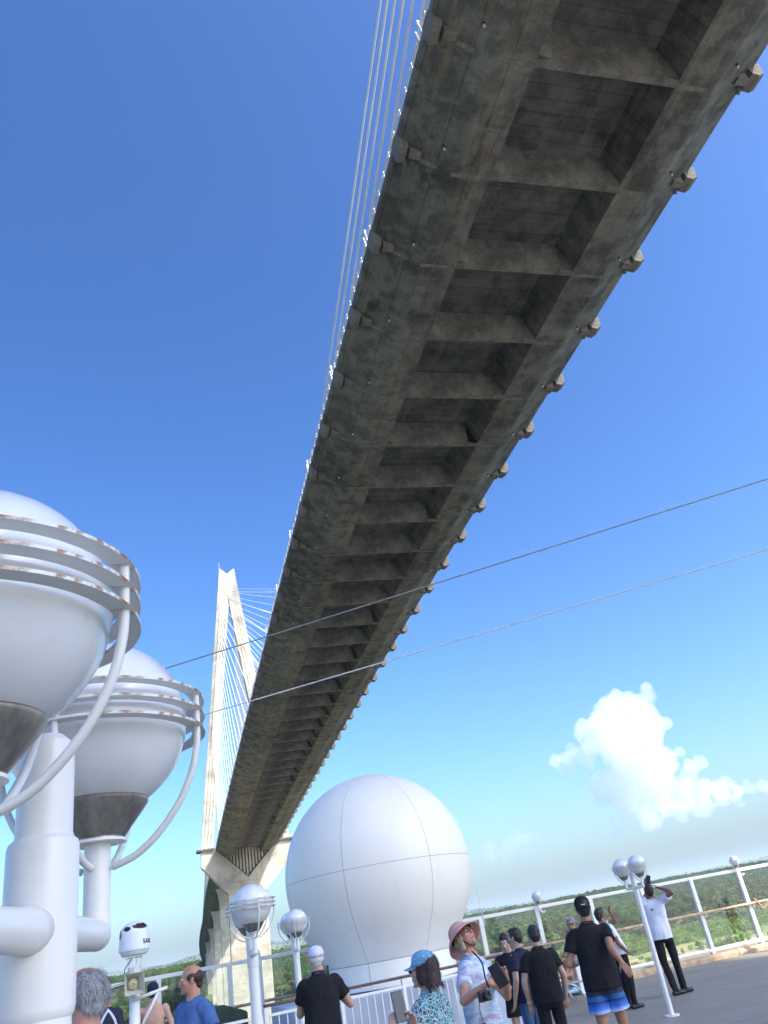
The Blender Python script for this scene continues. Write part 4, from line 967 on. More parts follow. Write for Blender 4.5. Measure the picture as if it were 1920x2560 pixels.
def person(loc, az, h, label, skin, J=None, head=(0, 0, 0), hair=None, hairkind='short', top=None, topkind='tee', bottom=None, bottomkind='trousers', shoe=None, cap=None, capkind=None, fat=1.0, fem=False, vox=.010, hands=None, extras=(), z0=0.0, group=None, lean=None):
    k = h/1.75; T = empty('person', (loc[0], loc[1], z0), -radians(az)); tag(T, label, 'person', group); T.scale = (k,)*3
    sw = .160 if fem else .178
    D = dict(hipL=(-.09,0,.92), hipR=(.09,0,.92), knL=(-.10,.02,.50), knR=(.10,.02,.50), anL=(-.10,-.02,.085), anR=(.10,-.02,.085),
             shL=(-sw,-.01,1.395), shR=(sw,-.01,1.395), elL=(-sw-.07,-.03,1.13), elR=(sw+.07,-.03,1.13), wrL=(-sw-.06,.06,.90), wrR=(sw+.06,.06,.90), neck=(0,-.01,1.48), pel=(0,0,.95))
    if J: D.update(J)
    D = {a: Vector(b) for a, b in D.items()}
    hy, hp, hr = (radians(a) for a in head)
    RH = Matrix.Rotation(-hy, 3, 'Z') @ Matrix.Rotation(hp, 3, 'X') @ Matrix.Rotation(hr, 3, 'Y')
    piv = D['neck'] + Vector((0, 0, .02)); hc = piv + RH @ Vector((0, .02, .125))
    def Hd(p): return hc + RH @ Vector(p)
    mb = MB()
    # --- head: skull, face, jaw, chin, brow, nose, cheeks, lips, ears
    q = lambda c, r: mb.ell(Hd(c), r, RH, 18, 12)
    q((0,-.012,.032), (.074,.094,.086)); q((0,.028,-.028), (.061,.066,.082)); q((0,.034,-.078), (.047,.050,.038)); q((0,.078,-.100), (.020,.017,.017))
    mb.cap(Hd((-.032,.078,.030)), Hd((.032,.078,.030)), .013, .013); mb.cap(Hd((0,.090,.020)), Hd((0,.110,-.026)), .0075, .0125, 8); q((0,.100,-.032), (.0175,.012,.009))
    for s_ in (-1, 1):
        q((s_*.040,.062,-.024), (.023,.020,.022)); mb.ell(Hd((s_*.077,-.006,-.008)), (.009,.019,.031), RH @ Matrix.Rotation(radians(s_*18), 3, 'Z')); mb.ell(Hd((s_*.083,-.012,.006)), (.006,.017,.017), RH)
    mb.cap(Hd((-.019,.087,-.058)), Hd((.019,.087,-.058)), .008, .008, 8); mb.cap(Hd((-.017,.086,-.070)), Hd((.017,.086,-.070)), .0085, .0085, 8)
    nr = .050 if fem else .058
    mb.cap(Hd((0,-.025,-.055)), D['neck'] - Vector((0,0,.03)), nr, nr+.006)
    # --- trunk
    pel = D['pel']; nk = D['neck']; ch = pel.lerp(nk, .62); ws = pel.lerp(nk, .30)
    f = fat; g = 1.0 if not fem else .93
    rings = [(pel + Vector((0,0,-.13)), .10*f*g, .075*f), (pel + Vector((0,-.005,-.05)), .160*g*f, .105*f), (pel + Vector((0,0,.03)), .160*f, .105*f), (ws, .138*f*g, .098*f + (f-1)*.12), (ws.lerp(ch, .5), .148*f*g, .105*f + (f-1)*.08), (ch, .165*f**.5*g, .112*f**.5), (ch + (nk-ch)*.45, .175*g, .10), (nk + Vector((0,-.005,-.065)), .150*g, .078), (nk + Vector((0,-.005,-.02)), .085*g, .062), (nk + Vector((0,0,.02)), .055, .052)]
    mb.loft(rings, 24, 2.3)
    if fem:
        for s_ in (-1, 1): mb.ell(ch + Vector((s_*.068, .075, -.03)), (.062,.055,.058))
    for s_ in 'LR':
        sh, el, wr = D['sh'+s_], D['el'+s_], D['wr'+s_]
        a = .050*f**.5*(.88 if fem else 1)
        mb.cap(sh + (ch-sh)*.12, sh + (el-sh)*.12, a*1.12, a*1.12); mb.cap(sh, el, a, a*.80); mb.cap(el, el.lerp(wr, .3), a*.80, a*.80); mb.cap(el.lerp(wr, .3), wr, a*.80, a*.50)
        hd = (hands or {}).get(s_, {}); dd = hd.get('d', (wr-el)); nn = hd.get('n', (0,1,0) if abs((wr-el).normalized().y) < .8 else (0,0,1))
        hand(mb, wr, dd, nn, hd.get('curl', .35), hd.get('k', 1.0)*(.93 if fem else 1), (1 if s_ == 'L' else -1)*hd.get('flip', 1), hd.get('thumb', .5))
        hp_, kn, an = D['hip'+s_], D['kn'+s_], D['an'+s_]
        mb.cap(hp_, kn, .082*f**.5, .055); mb.cap(kn, kn.lerp(an, .35), .054, .056); mb.cap(kn.lerp(an, .3), an, .056, .037)
        fy = D.get('ft'+s_, Vector((0, 1, 0))); fy = fy.normalized()
        mb.cap(an + Vector((0,0,-.04)) - fy*.04, an + Vector((0,0,-.057)) + fy*.15, .034, .024); mb.cap(an, an + Vector((0,0,-.05)) + fy*.08, .036, .026)
    body = voxel(mb, 'body', skin, T, vox, 3)
    # --- eyes
    for s_ in (-1, 1):
        e = MB(); e.ell(Hd((s_*.031,.079,.006)), (.0125,.0115,.0095), RH); eo = e.build('eye', M_eye, body, smooth=True)
        e = MB(); e.ell(Hd((s_*.031,.0885,.006)), (.0055,.0035,.0055), RH); e.build('iris', M_iris, eo, smooth=True) if False else None
    e = MB(); e.cap(Hd((-.030+.0,.086,.006)), Hd((-.032,.088,.006)), .0055, .0055, 8); e.build('iris', M_iris, body); e = MB(); e.cap(Hd((.030,.086,.006)), Hd((.032,.088,.006)), .0055, .0055, 8); e.build('iris', M_iris, body)
    # --- hair
    if hair and hairkind != 'none':
        hm = MB(); e = lambda c, r: hm.ell(Hd(c), r, RH, 22, 14)
        if hairkind == 'short':
            e((0,-.022,.045), (.081,.096,.083)); e((0,-.052,.0), (.074,.066,.075)); e((0,.030,.088), (.058,.056,.036)); 
            for s_ in (-1, 1): e((s_*.070,.0,.018), (.012,.034,.034))
            e((0,-.062,-.045), (.056,.042,.04))
        elif hairkind == 'nape':
            e((0,-.058,-.010), (.070,.056,.055)); e((0,-.064,-.050), (.054,.038,.035))
            for s_ in (-1, 1): e((s_*.068,-.01,.0), (.014,.034,.036))
        elif hairkind == 'balding':
            e((0,-.060,.015), (.079,.058,.066)); e((0,-.062,-.045), (.058,.044,.04))
            for s_ in (-1, 1): e((s_*.068,-.012,.016), (.0155,.050,.034))
        elif hairkind == 'bob':
            e((0,-.035,.02), (.088,.096,.095)); e((0,-.060,-.050), (.092,.070,.070)); e((-.01,-.075,-.078), (.080,.055,.042))
            for s_ in (-1, 1): e((s_*.076,-.01,-.035), (.024,.043,.070))
            for j in range(18): a = -pi + pi*j/17; hm.cap(Hd((.085*cos(a), -.055+.06*sin(a), -.10)), Hd((.102*cos(a)+.01*sin(j*3), -.06+.082*sin(a), -.118-.012*sin(j*2.3))), .016, .004, 6)
        elif hairkind == 'tied':
            e((0,-.022,.040), (.081,.096,.084)); e((0,-.050,-.02), (.072,.060,.070)); e((0,-.105,-.03), (.034,.034,.05)); e((0,.036,.082), (.058,.048,.036))
            for s_ in (-1, 1): e((s_*.070,.018,.010), (.013,.036,.045))
        elif hairkind == 'wisps':
            e((0,-.060,-.02), (.074,.058,.06)); e((0,-.062,-.075), (.062,.05,.055))
            for s_ in (-1, 1): e((s_*.073,.0,-.03), (.017,.036,.060)); e((s_*.068,-.01,-.085), (.018,.03,.035))
        ho = voxel(hm, 'hair', hair, T, .008, 2, .006, 26, .4)
    # --- head wear
    if cap:
        cm = MB(); e = lambda c, r: cm.ell(Hd(c), r, RH, 24, 14)
        if capkind in ('cap', 'capback'):
            sgn = 1 if capkind == 'cap' else -1
            pr = [(.0008,.112),(.030,.109),(.058,.096),(.077,.074),(.086,.045),(.088,.018),(.0865,.010),(.083,.012),(.082,.045),(.072,.072),(.05,.090),(.0008,.105)]
            Mm = RH @ Matrix.Diagonal((1, 1.14, 1)); cm.lathe(pr, Hd((0,-.012,.018)), 32, M=Mm); co = cm.build('cap', cap, T, smooth=True)
            bm_ = MB(); vs = []; nn = 15
            for i in range(nn):
                a = pi*(.10 + .80*i/(nn-1))
                for rr_, zz in ((.080, .0), (.100, -.004), (.128, -.012), (.150, -.020)):
                    ww = .082*cos(a); fy_ = sgn*(.092*sin(a) + (rr_-.080)*1.08*sin(a)**.55) - .012
                    vs.append(Hd((ww*(1+(rr_-.08)*.6), fy_, .030+zz - .9*ww*ww)))
            fs = [(i*4+j, i*4+j+1, (i+1)*4+j+1, (i+1)*4+j) for i in range(nn-1) for j in range(3)]
            bm_.add(vs, fs); bo = bm_.build('brim', cap, co, smooth=True); so = bo.modifiers.new('t', 'SOLIDIFY'); so.thickness = .004; so.offset = 0
            b2 = MB(); b2.ell(Hd((0,-.012,.129)), (.008,.008,.004)); b2.build('button', cap, co)
            if capkind == 'cap': b2 = MB(); b2.ell(Hd((0,-.108,.035)), (.030,.006,.016), RH); b2.build('strap_opening', hair or M_dark, co, smooth=True)
        elif capkind == 'bucket':
            cm.lathe([(.0008,.112),(.05,.108),(.078,.085),(.086,.04),(.09,.02),(.13,-.02),(.132,-.022),(.088,.012),(.080,.04),(.0008,.10)], Hd((0,-.012,.018)), 32, M=RH @ Matrix.Diagonal((1,1.1,1))); cm.build('bucket_hat', cap, T, smooth=True)
        elif capkind == 'sun':
            R2_ = RH @ Matrix.Rotation(radians(12), 3, 'X')
            cm.lathe([(.0008,.118),(.04,.114),(.07,.098),(.088,.065),(.093,.03),(.098,.018),(.125,.004),(.152,-.022),(.166,-.050),(.168,-.050),(.150,-.014),(.125,.012),(.103,.026),(.097,.034),(.092,.068),(.072,.104),(.04,.122),(.0008,.125)], Hd((0,-.018,.022)), 40, M=R2_ @ Matrix.Diagonal((1,1.12,1)))
            ho_ = cm.build('sun_hat', cap, T, smooth=True)
            bd = MB(); bd.tube([Hd((.100*cos(a), -.012+.112*sin(a), .040 + .02*sin(a))) for a in [2*pi*j/32 for j in range(33)]], .007, 6, caps=False); bd.build('hat_band', K_black, ho_, smooth=True)
            st2 = MB(); st2.tube(smooth_pts([Hd((-.088,.02,.01)), Hd((-.075,.03,-.05)), Hd((-.035,.045,-.108)), Hd((0,.05,-.118)), Hd((.035,.045,-.108)), Hd((.075,.03,-.05)), Hd((.088,.02,.01))]), .0042, 6); st2.build('chin_strap', K_black, ho_, smooth=True)
    # --- top garment
    if top:
        tm = MB(); e_ = .018; low = {'tee': -.10, 'tank': -.10, 'jacket': -.12, 'long': -.14}[topkind]
        rr2 = [(pel + Vector((0,0,low)), (.172*f+e_)*g, .118*f+e_), (pel + Vector((0,0,.0)), (.172*f+e_)*g, .116*f+e_), (ws, (.150*f+e_+.012)*g, .108*f+e_+(f-1)*.12), (ws.lerp(ch,.5), (.158*f+e_+.006)*g, .112*f+e_+(f-1)*.08), (ch, (.170*f**.5+e_)*g, .114*f**.5+e_), (ch+(nk-ch)*.45, (.180+e_)*g, .10+e_), (nk+Vector((0,-.008,-.062)), (.158+e_*.6)*g, .080+e_), (nk+Vector((0,-.012,-.015)), .085*g, .066), (nk+Vector((0,-.014,.004)), .070, .060)]
        tm.loft(rr2, 28, 2.3)
        if fem:
            for s_ in (-1, 1): tm.ell(ch + Vector((s_*.066, .078, -.03)), (.072,.064,.068))
        for s_ in 'LR':
            sh, el, wr = D['sh'+s_], D['el'+s_], D['wr'+s_]
            if topkind == 'tank': tm.ell(sh + Vector((0,0,-.0)) + (ch-sh)*.15, (.055,.06,.06)); continue
            tt = 1.0 if topkind in ('long', 'jacket') else .62
            a = .050*f**.5*(.88 if fem else 1)
            tm.cap(sh + (ch-sh)*.10, sh + (el-sh)*.2, a*1.12+.019, a*1.1+.018)
            tm.tube([sh + (el-sh)*.1, sh.lerp(el, tt*.5), sh.lerp(el, tt)], [a+.016, a+.017, a+.022 if tt < 1 else a+.012], 16)
            if tt == 1.0: tm.cap(el, el.lerp(wr, .93), a*.80+.016, a*.5+.014)
        to = voxel(tm, {'tee': 't_shirt', 'tank': 'vest_top', 'jacket': 'jacket', 'long': 'shirt'}[topkind], top, T, .0105, 2, .010, 8, .45)
        T['_top'] = to.name
        if topkind == 'tee' and hairkind != 'x':
            cb = MB(); cb.tube([nk + Vector((.066*cos(a), -.012+.058*sin(a), .006-.010*sin(a))) for a in [2*pi*j/24 for j in range(25)]], .0065, 6, caps=False); cb.build('collar', top, to, smooth=True)
    # --- lower garment
    if bottom:
        lm = MB(); lm.loft([(pel+Vector((0,0,-.15)), .150*f, .100*f), (pel+Vector((0,-.006,-.07)), .176*f, .122*f), (pel+Vector((0,0,.0)), .170*f, .116*f), (pel+Vector((0,0,.07)), .156*f, .108*f)], 24, 2.2)
        for s_ in 'LR':
            hp_, kn, an = D['hip'+s_], D['kn'+s_], D['an'+s_]
            if bottomkind == 'trousers':
                lm.cap(hp_, kn, .094*f**.5, .068); lm.cap(kn, an + Vector((0,0,.0)), .067, .058)
            elif bottomkind == 'shorts':
                lm.tube([hp_, hp_.lerp(kn, .4), hp_.lerp(kn, .66)], [.104*f**.5, .107, .112], 18)
            else:
                lm.tube([hp_, hp_.lerp(kn, .35)], [.098, .094], 18)
        voxel(lm, 'trousers' if bottomkind == 'trousers' else 'shorts', bottom, T, .0115, 2, .011, 9, .4)
    if shoe:
        for s_ in 'LR':
            an = D['an'+s_]; fy = D.get('ft'+s_, Vector((0,1,0))).normalized(); sm = MB()
            sm.cap(an + Vector((0,0,-.045)) - fy*.045, an + Vector((0,0,-.052)) + fy*.16, .044, .034); sm.cap(an + Vector((0,0,.0)), an + Vector((0,0,-.04)) + fy*.06, .044, .040)
            sm.box(an + Vector((-.042,-.042,-.088)), an + Vector((.042,.042,-.072))) if abs(fy.y) > 2 else None
            voxel(sm, 'shoe', shoe, T, .009, 2)
    return T, Hd, RH, D, k
def glasses(T, Hd, dark=False):
    gm = MB()
    for s_ in (-1, 1):
        pts = [Hd((s_*.034 + .024*cos(a), .094+.003*cos(2*a)-.004*abs(s_*cos(a)), .004+.018*sin(a))) for a in [2*pi*j/20 for j in range(21)]]
        gm.tube(pts, .0022, 6, caps=False); gm.tube([Hd((s_*.058,.088,.010)), Hd((s_*.079,.03,.012)), Hd((s_*.082,-.005,.012)), Hd((s_*.083,-.02,.0))], .0022, 6)
    gm.tube([Hd((-.010,.095,.008)), Hd((.010,.095,.008))], .002, 6); o = gm.build('glasses', M_dark, T, smooth=True)
    if dark:
        for s_ in (-1, 1): l = MB(); l.ell(Hd((s_*.034,.094,.003)), (.024,.004,.019)); l.build('lens', M_lens, o, smooth=True)
    return o
def world_pt(T, p, k):
    return T.matrix_basis @ Vector(p)
def phone(P, dirv, nrm, label, size=(.074, .150, .009)):
    """P centre, dirv long axis, nrm screen normal (world)"""
    d = Vector(dirv).normalized(); n = Vector(nrm); n = (n - d*n.dot(d)).normalized(); x = d.cross(n)
    t = empty('phone', P); M = Matrix((x, d, n)).transposed(); t.rotation_euler = M.to_euler(); tag(t, label, 'phone')
    w, h_, th = size; mb = MB(); mb.box((-w/2,-h_/2,-th/2), (w/2,h_/2,th/2)); mb.build('case', M_phone, t, bevel=.004)
    mb = MB(); mb.box((-w/2+.003,-h_/2+.003,th/2+.0002), (w/2-.003,h_/2-.003,th/2+.0008)); mb.build('screen', M_lens, t)
    for q in (0, 1): mb = MB(); mb.lathe([(.0005,-th/2-.0025),(.007,-th/2-.0025),(.007,-th/2)], (-w/2+.016, h_/2-.016-.020*q, 0), 14); mb.build('camera_lens', M_lens, t)
    return t

def W2L(loc, az, h, P, z0=0):
    k = h/1.75; v = (Vector(P) - Vector((loc[0], loc[1], z0)))/k; return Matrix.Rotation(radians(az), 3, 'Z') @ v
def strands(T, ho, mats, n, ln, w, seed=1):
    me = ho.data; rnd = random.Random(seed); polys = list(me.polygons); vv = me.vertices; groups = [MB() for _ in mats]
    cen = sum((v.co for v in vv), Vector())/len(vv)
    for q in range(n):
        p = rnd.choice(polys); c = p.center; nn = p.normal
        if nn.z < -.6: continue
        down = Vector((rnd.gauss(0,.18), rnd.gauss(0,.18) - .35, -1)); t = (down - nn*down.dot(nn)).normalized(); b = nn.cross(t); mb = groups[rnd.randrange(len(mats))]
        L_ = ln*(.5+rnd.random()); p0 = c - nn*.001; p1 = c + t*L_*.5 + nn*(.0045+.004*rnd.random()); p2 = c + t*L_ + nn*(.003+.006*rnd.random()) + b*rnd.gauss(0,.003)
        mb.add([p0-b*w, p0+b*w, p1+b*w*.8, p1-b*w*.8, p2], [(0,1,2,3), (3,2,4)])
    for mb, m in zip(groups, mats):
        o = mb.build('hair_strands', m, ho); tag(o, kind='stuff')

# 1 grey haired man close by, seen from behind left
l1 = (-.375, 4.18)
T, Hd, RH, D, k = person(l1, -48, 1.74, 'grey haired man with thinning crown and glasses, at the lower left behind the lamp pole', S_ruddy, head=(-2, -6, 4), hair=H_grey, hairkind='balding', top=K_grey, bottom=K_char, vox=.007, shoe=K_shoe)
hm = MB()
for s_ in (-1, 1): hm.ell(Hd((s_*.066,-.005,.040)), (.020,.062,.044), RH, 20, 12)
hm.ell(Hd((0,-.046,.030)), (.083,.066,.074), RH, 22, 14); hm.ell(Hd((.0,.052,.088)), (.050,.030,.020), RH, 20, 12)
ho = voxel(hm, 'hair', H_grey, T, .007, 2, .006, 30, .4)
hl = simple('light_grey_hair', (.62,.62,.63), .5, 0, .15); hd_ = simple('dark_grey_hair', (.16,.16,.17), .5, 0, .2); hw_ = simple('mid_grey_hair', (.38,.38,.39), .5, 0, .2)
strands(T, ho, [hl, hd_, hw_, hl], 5200, .050, .0007, 3)
for o in list(T.children):
    if o.name.startswith('hair') and o is not ho and o.type == 'MESH': strands(T, o, [hd_, hw_], 1500, .035, .0007, 5)
glasses(T, Hd)
# 2 navy jacket
m, nt, N, L, B = newmat('navy_white_jacket'); tc = N.new('ShaderNodeTexCoord'); sep = N.new('ShaderNodeSeparateXYZ'); L.new(tc.outputs['Object'], sep.inputs[0])
ax = math2('ABSOLUTE', sep.outputs[0], 0); dd = math2('ADD', ax, math2('MULTIPLY', math2('ABSOLUTE', math2('SUBTRACT', sep.outputs[2], 1.08), 0), .35))
dz = math2('LESS_THAN', math2('ABSOLUTE', math2('SUBTRACT', math2('ADD', ax, math2('MULTIPLY', math2('POWER', math2('SUBTRACT', sep.outputs[2], 1.08), 2.), 1.2)), .155), 0), .022)
L.new(mixc(N, L, (.012,.016,.045), (.62,.66,.78), dz), B.inputs['Base Color']); B.inputs['Roughness'].default_value = .75; K_jk = m
T, Hd, RH, D, k = person((-1.08, 16.0), -12, 1.66, 'person in grey bucket hat and navy jacket with white stripes at the far windscreen', S_tan, head=(-25, 0, 0), hair=H_grey, hairkind='nape', top=K_jk, topkind='jacket', bottom=K_char, cap=K_grey, capkind='bucket', shoe=K_shoe)
# 3 shirtless man
T, Hd, RH, D, k = person((-.29, 13.6), 8, 1.64, 'shirtless man in navy cap worn backwards, standing right of the antenna mast', S_fair, head=(6, 4, 0), hair=H_brown, hairkind='nape', bottom=K_navy, bottomkind='shorts', cap=K_navy, capkind='capback', fat=1.04, shoe=K_sneak,
    J=dict(elL=(-.27,.02,1.14), wrL=(-.20,.16,.95), elR=(.27,.02,1.14), wrR=(.20,.16,.95)))
# 4 man in blue
l4 = (.16, 8.4); a4 = -122; h4 = 1.72
T, Hd, RH, D, k = person(l4, a4, h4, 'balding man with moustache in blue t-shirt looking left, phone in hand at his waist', S_ruddy, head=(34, 2, 0), hair=H_brown, hairkind='balding', top=K_blue, bottom=K_char, fat=1.14, vox=.0075, shoe=K_shoe,
    J=dict(elL=(-.30,-.03,1.13), wrL=(-.20,.24,1.12), elR=(.27,-.02,1.13), wrR=(.22,.12,.93)), hands=dict(L=dict(d=(.55,.75,.20), n=(.75,-.3,.5), curl=.75)))
mu = MB(); mu.cap(Hd((-.024,.100,-.049)), Hd((0,.107,-.044)), .006, .007, 8); mu.cap(Hd((.024,.100,-.049)), Hd((0,.107,-.044)), .006, .007, 8); mu.build('moustache', H_grey, T, smooth=True)
pw = T.matrix_basis @ Vector((-.115, .325, 1.185)); phone(pw, T.matrix_basis.to_3x3() @ Vector((.25,.35,.9)), T.matrix_basis.to_3x3() @ Vector((.6,-.75,.25)), 'black phone held at the waist by the man in the blue t-shirt')
# 5 black tee with white cap
l5 = (1.50, 9.62); a5 = 4; h5 = 1.69
T, Hd, RH, D, k = person(l5, a5, h5, 'stocky man in black t-shirt and white cap, standing before the radome', S_fair, head=(2, 4, 0), hair=H_white, hairkind='nape', top=K_black, bottom=K_char, cap=K_cap_white, capkind='cap', fat=1.10, vox=.008, shoe=K_shoe,
    J=dict(elR=(.33,.08,1.13), wrR=(.14,.30,1.33), elL=(-.23,.12,1.12), wrL=(-.04,.30,1.28)), hands=dict(R=dict(d=(-.3,.2,.9), n=(-.8,0,.2), curl=.7), L=dict(d=(.6,.1,.6), n=(0,-.6,.6), curl=.6)))
ln = MB(); nk = D['neck']; ln.tube([nk + Vector((.072*cos(a), -.012+.066*sin(a), .016-.01*sin(a))) for a in [2*pi*j/24 for j in range(25)]], .007, 6, caps=False); ln.build('lanyard', M_purple, T, smooth=True)
pw = T.matrix_basis @ Vector((.135, .28, 1.46)); phone(pw, (0,.1,1), (-1,-.3,0.05), 'black phone held up edge on by the man in the white cap')
# 6 woman with sequin cap
l6 = (1.60, 5.75); a6 = -42; h6 = 1.52
P_ph = ath(998, 2516, 5.34)
wr1 = W2L(l6, a6, h6, P_ph + Vector((-.055, 0, -.13))); wr2 = W2L(l6, a6, h6, P_ph + Vector((.085, .02, -.12)))
T, Hd, RH, D, k = person(l6, a6, h6, 'woman in light blue sequin cap and leaf print blouse raising a phone with both hands', S_light, head=(-10, 2, 0), hair=H_brown, hairkind='bob', top=K_leaf, bottom=K_char, cap=K_glit, capkind='cap', fem=True, fat=1.12, vox=.0065, shoe=K_shoe,
    J=dict(elR=(.24,.10,1.08), wrR=wr2, elL=(-.26,.12,1.06), wrL=wr1), hands=dict(L=dict(d=(.15,0,1), n=(.9,.3,0), curl=.45, k=.95, flip=1), R=dict(d=(-.25,0,1), n=(-.9,.3,0), curl=.6, k=.95)))
hh_ = [o for o in T.children if o.name.startswith('hair')]
strands(T, hh_[0], [simple('brown_strand', (.035,.017,.014), .45), simple('reddish_strand', (.065,.028,.022), .45)], 2600, .032, .0009, 8)
glasses(T, Hd, True)
phone(P_ph, Matrix.Rotation(radians(6), 3, 'Y') @ Vector((-.18,.15,1)), Vector((.25,-1,.12)), 'black phone held up in the hands of the woman in the blue cap', (.076,.158,.009))
# 7 woman with pink sun hat
l7 = (2.41, 7.10); a7 = 135; h7 = 1.66
el = W2L(l7, a7, h7, ath(1160, 2503, 6.95)); wr = W2L(l7, a7, h7, ath(1222, 2458, 6.85)); wl_ = W2L(l7, a7, h7, ath(1262, 2428, 7.0)); ell_ = W2L(l7, a7, h7, ath(1268, 2490, 7.25))
T, Hd, RH, D, k = person(l7, a7, h7, 'woman in pink sun hat, glasses and tie dye t-shirt gazing up, camera round her neck', S_ruddy, head=(14, 34, -6), hair=H_blond, hairkind='wisps', top=K_tie, bottom=K_char, cap=K_pink, capkind='sun', fem=True, fat=1.1, vox=.0062, shoe=K_shoe,
    J=dict(elR=el, wrR=wr, elL=ell_, wrL=wl_), hands=dict(R=dict(d=W2L((0,0), a7, 1.75, (.75,.1,.35)), n=W2L((0,0), a7, 1.75, (.3,.9,0)), curl=.5), L=dict(d=W2L((0,0), a7, 1.75, (-.5,-.2,.15)), n=W2L((0,0), a7, 1.75, (-.2,-.6,-.6)), curl=.6)))
glasses(T, Hd)
mo = MB(); mo.ell(Hd((0,.091,-.064)), (.015,.008,.008), RH); mo.build('mouth', M_mouth, T, smooth=True)
mo = MB(); mo.cap(Hd((-.012,.094,-.060)), Hd((.012,.094,-.060)), .003, .003, 6); mo.build('teeth', M_eye, T, smooth=True)
phone(ath(1246, 2438, 6.85), Vector((.35,-.1,-.9)), Vector((-.55,-.8,.1)), 'dark wallet case phone in the raised hands of the woman in the pink hat', (.092, .165, .012))
ca = empty('camera', ath(1211, 2490, 6.80), radians(25)); tag(ca, 'black compact camera hanging on its strap before the tie dye shirt', 'camera')
mb = MB(); mb.box((-.055,-.02,-.036), (.055,.02,.036)); mb.build('camera_body', M_phone, ca, bevel=.008)
mb = MB(); mb.lathe([(.030,0),(.029,.045),(.024,.05),(.022,.04),(.001,.035)], seg=24, M=Matrix.Rotation(radians(90), 3, 'X')); mb.build('lens_barrel', M_dark, ca, smooth=True)
cp = ath(1211, 2490, 6.80); sm_ = MB(); n1 = ath(1180, 2378, 7.0); n2 = ath(1180, 2378, 7.0)
sm_.tube(smooth_pts([n1, ath(1204, 2405, 6.86), ath(1213, 2445, 6.80), cp + Vector((.05,0,.04))]), .006, 6); st3 = sm_.build('camera_strap', K_black, smooth=True); st3.parent = ca; st3.matrix_parent_inverse = ca.matrix_basis.inverted()
sm_ = MB(); sm_.tube(smooth_pts([cp + Vector((-.05,0,-.02)), cp + Vector((-.055,0,-.10)), cp + Vector((-.045,0,-.15))]), .003, 6); sm_.ell(cp + Vector((-.045,0,-.185)), (.024,.01,.026)); o = sm_.build('lens_cap', M_dark, smooth=True); o.parent = ca; o.matrix_parent_inverse = ca.matrix_basis.inverted()
# 8-10 the dark dressed group
l8 = (4.14, 10.75)
person(l8, 205, 1.47, 'dark haired young woman in black, looking down, left of the two boys', S_light, head=(8, -22, 4), hair=H_black, hairkind='tied', top=K_black, bottom=K_black, bottomkind='shorts', fem=True, vox=.009, shoe=K_shoe, J=dict(elR=(.24,.06,1.12), wrR=(.10,.24,1.05), elL=(-.24,.06,1.12), wrL=(-.08,.26,1.03)))
person((4.00, 10.05), -35, 1.50, 'boy in dark navy shirt and jeans half hidden behind the boy in black', S_light, head=(-4, 0, 0), hair=H_black, hairkind='short', top=K_navy, bottom=K_jean, vox=.009, shoe=K_shoe)
l10 = (3.98, 9.42)
T, Hd, RH, D, k = person(l10, 8, 1.50, 'boy all in black from behind, arms hanging, yellow band on his left wrist', S_light, head=(6, 0, 0), hair=H_black, hairkind='short', top=K_black, bottom=K_black, fat=1.08, vox=.008, shoe=K_shoe, J=dict(elL=(-.27,-.02,1.12), wrL=(-.24,.05,.88), elR=(.27,-.02,1.12), wrR=(.25,.05,.88)))
wbm = MB(); w0 = D['wrL']; dv = (D['wrL']-D['elL']).normalized(); wbm.tube([w0-dv*.028, w0-dv*.008], .0345, 16); wbm.build('wristband', M_yel, T, smooth=True)
# 11 man with board shorts
l11 = (4.27, 8.62); a11 = 20; h11 = 1.69
T, Hd, RH, D, k = person(l11, a11, h11, 'man in black t-shirt, black cap and blue banded board shorts, his back turned', S_tan, head=(0, 2, 0), hair=H_black, hairkind='short', top=K_black, bottom=K_board, bottomkind='shorts', cap=K_black, capkind='capback', fat=1.08, vox=.008, shoe=K_shoe,
    J=dict(elR=W2L(l11, a11, h11, ath(1527, 2368, 9.4)), wrR=W2L(l11, a11, h11, ath(1553, 2404, 9.35)), elL=(-.30,-.02,1.13), wrL=(-.20,.24,1.10), knR=(.12,.05,.50), knL=(-.10,0,.50)))
text('M', .035, 'shirt_mark', M_red, T, (-.016,-.1085,1.395), (radians(90),0,0), .001)
o = text('cap', .001, 'x', M_white, T, (0,0,0), (0,0,0)); bpy.data.objects.remove(o)
mb = MB(); mb.box((-.022, -.004, -.004), (.022, .004, .004)); o = mb.build('cap_print', M_white, T); o.location = Hd((0,-.118,.045))
# 12 steward with raised arm
l12 = (7.22, 13.68); a12 = 85; h12 = 1.60
T, Hd, RH, D, k = person(l12, a12, h12, 'crew member in white t-shirt and black trousers raising one fist beside his face', S_brown, head=(-6, 12, 0), hair=H_black, hairkind='short', top=K_white, bottom=K_black, vox=.009, shoe=K_shoe,
    J=dict(elL=W2L(l12, a12, h12, ath(1538, 2303, 15.5)), wrL=W2L(l12, a12, h12, ath(1525, 2279, 15.4)), neck=(0,-.17,1.38), shL=(-.18,-.16,1.31), shR=(.18,-.16,1.31), elR=(.22,-.10,1.04), wrR=(.19,.06,.88)), hands=dict(L=dict(d=(-.2,0,1), n=(0,1,0), curl=1.3)))
